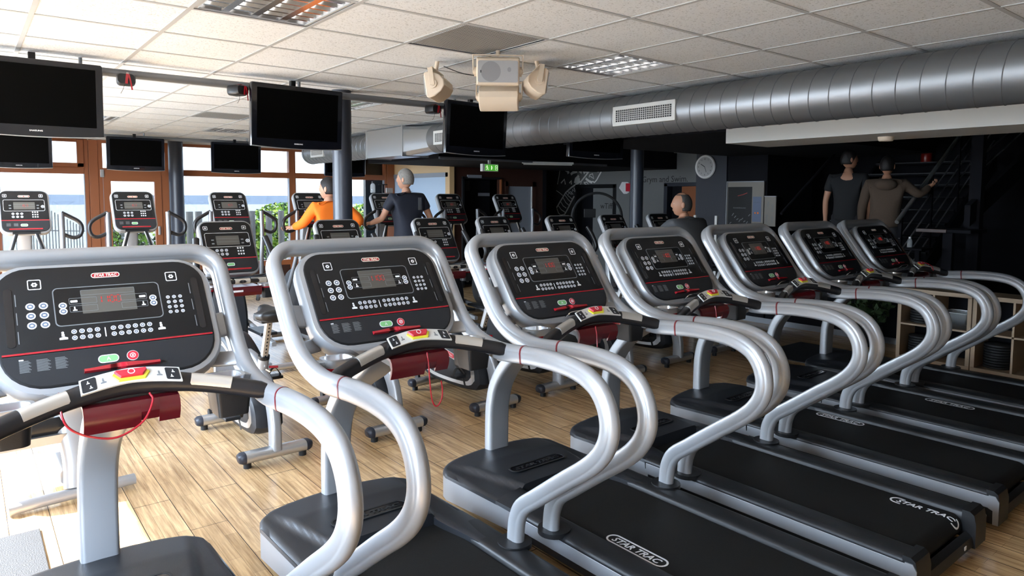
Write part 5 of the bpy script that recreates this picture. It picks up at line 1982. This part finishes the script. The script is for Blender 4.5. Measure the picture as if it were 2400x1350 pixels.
# ================================================================ stair hall at the right
blk('trim_14', (8.36, 3.35, 0), (XR, 6.27, .51), 'blackwall', 'black podium at the foot of the stairs')
st = root('staircase', (8.62, 3.4, .51), 'dark open staircase with thin steel rails at the far right', 'staircase')
N_ = 10
for k in range(N_):
    MB().b2((.274 * k, .02, .17 * (k + 1) - .035), (.274 * k + .30, 1.50, .17 * (k + 1)), M['blackwall']).b2((.274 * k - .004, .02, .17 * (k + 1) - .012), (.274 * k, 1.50, .17 * (k + 1) + .001), M['panel2']).build('tread', st, smooth=0)
for y, nm in ((0, 'stringer'), (1.52, 'stringer')):
    MB().prism([(-.05, 0), (.2, 0), (.274 * N_, .17 * N_ - .12), (.274 * N_, .17 * N_ + .10), (0, .12)], y - .02, y + .02, M['blackwall'], lambda u, v, h: Vector((u, h, v))).build(nm, st)
slope = .17 / .274


def rail3(name, x0, x1, dz, y, r, m):
    return MB().tube([(x0, y, x0 * slope + dz), (x1, y, x1 * slope + dz)], r, M[m], 10).build(name, st, smooth=60)


rail3('handrail', -.30, 2.7, 1.08, .02, .024, 'silver2')
for dz in (.30, .48, .66, .84):
    rail3('infill_rod', -.22, 2.7, dz, .02, .008, 'silver2')
for x in (-.20, .62, 1.44, 2.26):
    MB().b2((x - .02, 0, x * slope * (x > 0)), (x + .02, .04, x * slope + 1.08), M['blackwall']).build('baluster', st)
rail3('handrail', -.20, 2.7, 1.08, 1.50, .018, 'blackwall')
fl = root('upper_flight', (9.2, 2.6, 0), 'dark upper stair flight with thin rods at the right edge', 'staircase')
MB().prism([(-.3, 1.60), (2.2, 2.50), (2.2, 2.22), (-.3, 1.36)], .28, .34, M['blackwall'], lambda u, v, h: Vector((u, h, v))).build('stringer', fl)
for dz in (.0, .16):
    MB().tube([(-.05, .30, 2.14 - dz), (2.2, .30, 2.98 - dz)], .008, M['silver2'], 8).build('infill_rod', fl)
MB().b2((-.10, .25, 0), (.02, .37, 3.6), M['blackwall']).build('post', fl)

J = standing(1.757, L=None, Rr=[(.255, -.04, 1.14), (.235, .04, .93), (.225, .07, .85)])
person((8.56, 4.11, .51), 'person in a black T-shirt climbing the dark stairs, head turned right', J, M['skin2'], M['blackshirt'], M['hairdark'], face=R(-50), sleeve=.4, rz=R(-78), sh_label='black T-shirt')
J = standing(1.66, Rr=[(.34, .04, 1.20), (.44, .16, 1.31), (.48, .20, 1.34)])
pb = person((8.60, 3.67, .51), 'person in a beige hooded jacket reaching for the stair rail', J, M['skin2'], M['beige'], M['hairdark'], face=R(-10), sleeve=1, rz=R(-70), sh_label='beige hooded jacket', fat=1.08)
MB().ell((0, -.10, 1.325), (.12, .075, .07), M['beige'], 16, 10).build('hood', pb, smooth=80)

# low dark counter wall, bottle, extinguisher, detector, notice boards
blk('trim_12', (8.33, 5.05, .0), (8.355, 6.25, .92), 'blackwall', 'low black wall beside the stairs')
struct(MB().b2((8.318, 3.36, 0), (8.329, 6.25, .07), M['steel']).build('baseboard_right'))
q = MB()
q.b2((8.45, 2.72, 1.30), (8.95, 3.26, 1.335), M['blackwall'])
q.b2((8.435, 2.95, 1.298), (8.45, 3.26, 1.337), M['wooddark'])
q.b2((8.62, 2.95, 0), (8.70, 3.05, 1.30), M['blackwall'])
tag(q.build('high_table', bevel=.004), 'dark high table at the foot of the stairs', 'table')
q = MB()
q.b2((8.20, 3.10, 1.10), (8.52, 3.30, 1.125), M['blackwall'])
q.b2((8.30, 3.16, .0), (8.35, 3.21, 1.10), M['blackwall'])
tag(q.build('side_shelf', bevel=.004), 'small dark shelf carrying the bottle', 'shelf')
bt = root('bottle', (8.33, 3.275, 1.125), 'small clear bottle standing by the stairs above the last treadmill', 'bottle')
q = MB()
q.loft([(circ(0, 0, .026, 16), 0), (circ(0, 0, .028, 16), .01), (circ(0, 0, .028, 16), .075), (circ(0, 0, .012, 16), .10)], M['plastic'])
q.build('bottle_body', bt, smooth=50)
MB().cyl((0, 0, .10), (0, 0, .118), .014, M['white'], 16).build('cap', bt)
fx = root('fire_extinguisher', (11.52, 4.35, 2.19), 'dark red fire extinguisher on the black wall above the stairs', 'fire extinguisher')
q = MB()
q.loft([(circ(0, 0, .07, 24), 0), (circ(0, 0, .078, 24), .02), (circ(0, 0, .078, 24), .27), (circ(0, 0, .05, 24), .31), (circ(0, 0, .02, 24), .33)], M['extred'])
q.build('cylinder_body', fx, smooth=50)
MB().b2((-.085, -.04, .0), (-.078, .04, .035), M['paper']).build('label_strip', fx)
MB().b2((-.03, -.015, .32), (.03, .015, .36), M['blackwall']).build('valve', fx, bevel=.004)
fx.scale = (1, 1, 1)
sdn = root('smoke_detector', (5.95, 2.56, 2.175), 'white round smoke detector below the white beam', 'smoke detector')
MB().loft([(circ(0, 0, .05, 24), -.035), (circ(0, 0, .058, 24), -.025), (circ(0, 0, .062, 24), 0)], M['offwhite']).build('detector_body', sdn, smooth=50)
nb = root('notice_board', (9.2, 5.93, 1.58), 'pale notice board with a black poster on the black wall', 'notice board')
bmp = lambda u, v, h: Vector((-h - .002, -u, v))
q = MB()
q.b2((-.03, -.31, -.38), (.0, .31, .33), M['paper'])
q.b2((-.045, -.315, .325), (.0, .315, .340), M['steel'])
q.b2((-.045, .30, -.38), (-.0, .315, .33), M['steel'])
q.build('board', nb)
q = MB()
q.prism([(-.29, -.375), (.12, -.375), (.12, .255), (-.29, .255)], .03, .032, M['panel'], bmp)
q.text('ROCKENROLLING', .026, M['greyprint'], bmp, .032, -.085, -.06)
for k in range(9):
    x, y = -.25 + .04 * ((k * 5) % 9), -.30 + .03 * ((k * 7) % 5)
    stroke(q, bmp, [(x, y), (x + .03, y + .02 + .01 * (k % 3))], .010, .032, M['greyprint'], .001)
stroke(q, bmp, [(-.12, .12), (-.03, .14), (.04, .165)], .010, .032, M['extred'], .001)
q.prism([(-.23, -.36), (-.11, -.36), (-.11, -.335), (-.23, -.335)], .032, .033, M['keyblue'], bmp)
q.build('black_poster', nb, smooth=0)
q = MB()
q.prism([(.135, -.26), (.275, -.26), (.275, .11), (.135, .11)], .03, .032, M['paperblue'], bmp)
q.prism([(.15, .02), (.25, .02), (.25, .032), (.15, .032)], .032, .033, M['keyblue'], bmp)
q.prism(circ(.18, -.13, .012, 12), .032, .033, M['orange'], bmp)
q.prism(circ(.225, -.13, .014, 12), .032, .033, M['orange'], bmp)
q.build('blue_leaflet', nb, smooth=0)
q = root('timetable', (9.2, 5.52, 1.48), 'narrow pale timetable right of the notice board', 'poster')
k_ = MB()
k_.b2((-.02, -.09, -.22), (0, .09, .215), M['paper'])
k_.b2((-.03, -.095, .21), (0, .095, .222), M['steel'])
k_.build('sheet', q)
k_ = MB()
for ln, (u, v) in (('ONLI', (.04, .05)), ('Gold', (.04, -.12)), ('Dance', (-.045, -.11)), ('Plan', (-.03, .10))):
    k_.text(ln, .045, M['greyprint'], lambda a, b, c, u=u, v=v: Vector((-.0205 - c, -(u + b), v - a)), 0)
k_.build('lettering', q, smooth=0)
fr = root('white_frame', (7.9, 5.70, 0), 'pale upright frame posts left of the clock pillar', 'frame')
for y in (-.17, .17):
    MB().b2((-.015, y - .018, 0), (.015, y + .018, 1.43), M['plate']).build('upright', fr)
MB().b2((-.015, -.17, .02), (.015, .17, .06), M['plate']).build('crossbar', fr)
# ring shaped machine behind the right column
rg = root('arc_trainer', (8.4, 8.25, 0), 'black machine with a large round arch behind the right column', 'gym machine')
ar = [(.42 * cos(R(a)), 0, 1.32 + .42 * sin(R(a))) for a in range(-35, 216, 8)]
qd = Matrix.Rotation(R(-40), 3, 'Z')
MB().sweep([qd @ Vector(p) for p in [(.34, 0, .0)] + ar + [(-.34, 0, .0)]], rrect(-.022, -.022, .022, .022, .008, 2), M['black'], lat=tuple(qd @ Vector((0, 1, 0)))).build('arch', rg, smooth=40)
MB().box(qd @ Vector((-.12, 0, 1.40)), (.20, .04, .15), M['black'], mx=qd).build('screen_box', rg, bevel=.01)
MB().tube([qd @ Vector((.05, 0, 1.30)), qd @ Vector((.34, 0, 1.31))], .009, M['chrome'], 8).build('handle', rg)
MB().box(qd @ Vector((0, 0, .05)), (1.0, .5, .10), M['black'], mx=qd).build('base', rg, bevel=.01)

# shelf units
def shelf_unit(y1, label):
    t = root('shelf_unit', (7.64, y1, 0), label, 'shelf unit', 'birch cube shelf units')
    W_, D_, H_ = .675, .37, .745
    c = MB()
    c.b2((0, -W_, 0), (D_, 0, .035), M['shelfwood'])
    c.b2((0, -W_, H_ - .04), (D_, 0, H_), M['shelfwood'])
    c.b2((0, -.035, .035), (D_, 0, H_ - .04), M['shelfwood'])
    c.b2((0, -W_, .035), (D_, -W_ + .035, H_ - .04), M['shelfwood'])
    c.build('carcass', t, bevel=.0015, seg=1)
    MB().b2((0, -W_ / 2 - .009, .035), (D_, -W_ / 2 + .009, H_ - .04), M['shelfwood']).build('upright_divider', t)
    MB().b2((0, -W_ + .035, .365), (D_, -.035, .382), M['shelfwood']).build('cross_shelf', t)
    MB().b2((D_, -W_, 0), (D_ + .006, 0, H_), M['blackwall']).build('back_board', t)
    return t


shelf_unit(3.09, 'birch cube shelf unit at the right, its left part behind the last treadmill')
shelf_unit(2.405, 'birch cube shelf unit cut by the right edge')
discs = []


def disc_stack(x, y, z, n, r, label):
    for k in range(n):
        o = discs[0].copy() if discs else MB().loft([(circ(0, 0, r * .94, 28), 0), (circ(0, 0, r, 28), .006), (circ(0, 0, r, 28), .020), (circ(0, 0, r * .94, 28), .026)], M['black2']).build('weight_disc', smooth=50)
        if discs:
            COL.objects.link(o)
        discs.append(o)
        o.location = (x, y, z + .0262 * k)
        o.scale = (r / .12, r / .12, 1)
        tag(o, label % ('bottom', 'second', 'third', 'fourth', 'fifth', 'sixth', 'seventh', 'eighth', 'ninth')[k], 'weight disc', 'black discs stacked in the cube shelves')


disc_stack(7.83, 2.918, .0355, 8, .12, 'black disc, %s from below in the lower left cube')
disc_stack(7.83, 2.918, .383, 5, .115, 'black disc, %s from below in the upper left cube')
disc_stack(7.83, 2.230, .0355, 9, .12, 'black disc, %s from below in the tall stack nearest the right edge')
bn = root('plastic_bin', (7.80, 2.575, .383), 'clear plastic bin in the upper cube of the left shelf unit', 'storage box')
q = MB()
o0, o1 = rrect(-.13, -.11, .13, .11, .02, 4), rrect(-.115, -.095, .115, .095, .018, 4)
q.loft([(o1, 0), (o0, .16)], M['plastic'], caps=False)
q.prism(o1, 0, .003, M['plastic'])
q.build('tub', bn, smooth=30)
MB().frame(rrect(-.137, -.117, .137, .117, .022, 4), o0, .155, M['plate'], ident, .006).build('rim', bn)

# dark potted plant in the corner by the shelves
random.seed(4)


def leaves(n, box, size, m_list, shape='ell', seed=1, name='foliage', parent=None, up=.3):
    rnd = random.Random(seed)
    mb = MB()
    V_, F_ = {m: [] for m in m_list}, {m: [] for m in m_list}
    (x0, y0, z0), (x1, y1, z1) = box
    c = Vector(((x0 + x1) / 2, (y0 + y1) / 2, (z0 + z1) / 2))
    for k in range(n):
        if shape == 'ell':
            while True:
                p = Vector((rnd.uniform(-1, 1), rnd.uniform(-1, 1), rnd.uniform(-1, 1)))
                if .45 < p.length < 1:
                    break
            p = c + Vector((p.x * (x1 - x0) / 2, p.y * (y1 - y0) / 2, p.z * (z1 - z0) / 2))
        else:
            p = Vector((rnd.uniform(x0, x1), rnd.uniform(y0, y1), z0 + (z1 - z0) * rnd.random() ** .8))
            p.z = min(p.z, z1 - .18 * (z1 - z0) * (1 + sin(p.x * 2.3) * sin(p.x * .9 + 1)))
        d = Vector((rnd.gauss(0, 1), rnd.gauss(0, 1), rnd.gauss(up, 1))).normalized()
        s_ = size * rnd.uniform(.6, 1.3)
        a = d.orthogonal().normalized()
        a = Matrix.Rotation(rnd.uniform(0, 6.28), 3, d) @ a
        b = d.cross(a)
        m = rnd.choice(m_list)
        i = len(V_[m])
        V_[m] += [p - a * s_ * .5, p + b * s_ * .28, p + a * s_ * .5, p - b * s_ * .28]
        F_[m].append((i, i + 1, i + 2, i + 3))
    for m in m_list:
        mb.add(V_[m], F_[m], M[m])
    me = bpy.data.meshes.new(name)
    me.from_pydata(mb.v, [], mb.f)
    for m in mb.mats:
        me.materials.append(m)
    me.polygons.foreach_set('material_index', mb.mi)
    o = bpy.data.objects.new(name, me)
    COL.objects.link(o)
    if parent:
        o.parent = parent
    return o


pp = root('potted_plant', (8.03, 3.55, 0), 'dark leafy potted plant left of the birch shelves', 'potted plant')
MB().loft([(circ(0, 0, .11, 20), 0), (circ(0, 0, .14, 20), .22), (circ(0, 0, .12, 20), .22), (circ(0, 0, .11, 20), .18)], M['black']).build('pot', pp, smooth=40)
leaves(420, ((-.22, -.25, .2), (.22, .25, .85)), .09, ['leaf3'], seed=3, parent=pp)
for k in range(4):
    MB().tube([(.02 * cos(k * 1.6), .02 * sin(k * 1.6), .18), (.12 * cos(k * 1.6), .12 * sin(k * 1.6), .6)], .006, M['leaf3'], 6).build('stem', pp)

# ================================================================ outside the windows
def ground(name, rows, m, label, kind='structure'):
    q = MB()
    vs, fs = [], []
    for y, z, x0, x1 in rows:
        vs += [(x0, y, z), (x1, y, z)]
    for k in range(len(rows) - 1):
        fs.append((2 * k, 2 * k + 1, 2 * k + 3, 2 * k + 2))
    q.add(vs, fs, M[m])
    o = q.build(name, smooth=0)
    o['label'] = label
    o['kind'] = kind
    return o


ground('beach', [(12.6, -.06, -90, 90), (20, -.10, -120, 120), (60, -.6, -300, 300), (290, -2.0, -900, 900), (330, -2.6, -900, 900)], 'sand', 'pale sand between the building and the sea')
ground('beach', [(-40, -.08, -90, XL - .13), (12.6, -.08, -90, XL - .13)], 'sand', 'pale ground outside the left wall')
ground('sea', [(285, -2.02, -1500, 1500), (2000, -2.02, -9000, 9000), (20000, -2.02, -60000, 60000)], 'sea', 'blue sea up to the horizon')
for k, (x0, x1, y0, y1, h, n, ms) in enumerate([(3.6, 6.6, 17.6, 19.0, 1.25, 5200, ['leaf', 'leaf2', 'leaf3']), (6.7, 10.1, 19.5, 21.0, 1.45, 5200, ['leaf2', 'leaf', 'leaf3']), (2.40, 3.40, 17.6, 18.7, 1.30, 2200, ['leaf', 'grass', 'postgrey']), (10.3, 13.6, 20.0, 22.5, 1.75, 4200, ['leaf2', 'leaf', 'leaf3'])]):
    o = leaves(n, ((x0, y0, -.1), (x1, y1, h)), .13, ms, shape='box', seed=10 + k, name='hedge')
    tag(o, ['yellow green hedge behind the weathered posts, left stretch', 'green hedge behind the posts left of the orange shirt', 'sparse bush seen right of the picket fence', 'rounded green bush between the orange and navy shirts'][k], 'hedge', 'bushes outside the windows')
tag(leaves(2600, ((.9, 14.6, -.1), (3.3, 17.4, .16)), .16, ['grass'], shape='box', seed=30, name='grass_tuft'), 'patch of bright grass in front of the picket fence', 'grass', kind='stuff')
# weathered posts
pst = None
for k, (x, y) in enumerate([(3.98, 16.6), (4.22, 16.8), (5.42, 16.8), (5.75, 16.6), (6.12, 16.8), (6.45, 16.8), (7.2, 17.2), (3.55, 17.2)]):
    if pst is None:
        pst = MB().cyl((0, 0, -.3), (0, 0, 1.30), .075, M['postgrey'], 14).build('post', smooth=60)
        o = pst
    else:
        o = pst.copy()
        COL.objects.link(o)
    o.location = (x, y, 0)
    tag(o, 'pale weathered post, %s in the hedge line outside' % ('second from the left', 'third from the left', 'fourth from the left', 'fifth from the left', 'sixth from the left', 'seventh from the left', 'eighth and last', 'first at the left')[k], 'post', 'weathered posts outside')
# picket fence
pf = root('picket_fence', (0, 0, 0), 'thin picket fence sloping down to the right outside the window', 'fence')
for k in range(22):
    x, y = .95 + k * .066, 19.4 + k * .04
    zt = 1.36 - max(0, k - 9) * .042
    MB().b2((x - .011, y - .01, -.2), (x + .011, y + .01, zt), M['postgrey']).build('picket', pf, smooth=0)
for z in (.35, .85):
    MB().tube([(.9, 19.42, z), (2.40, 20.28, z - .1)], .012, M['postgrey'], 6).build('rail', pf)
# unseen roof and right side, added so that daylight enters only by the glazing
blk('roof', (XL - .2, YF - .2, ZC + .32), (6.36, YW + .5, ZC + .42), 'greywall')
blk('roof_2', (6.30, YF - .2, 4.6), (XR + .2, 12.8, 4.7), 'greywall')
blk('wall_side_2', (6.37, YF, 2.62), (6.42, 12.7, 4.6), 'blackwall')
blk('wall_back_2', (6.3, 12.6, 0), (XR, 12.7, 4.6), 'greywall')
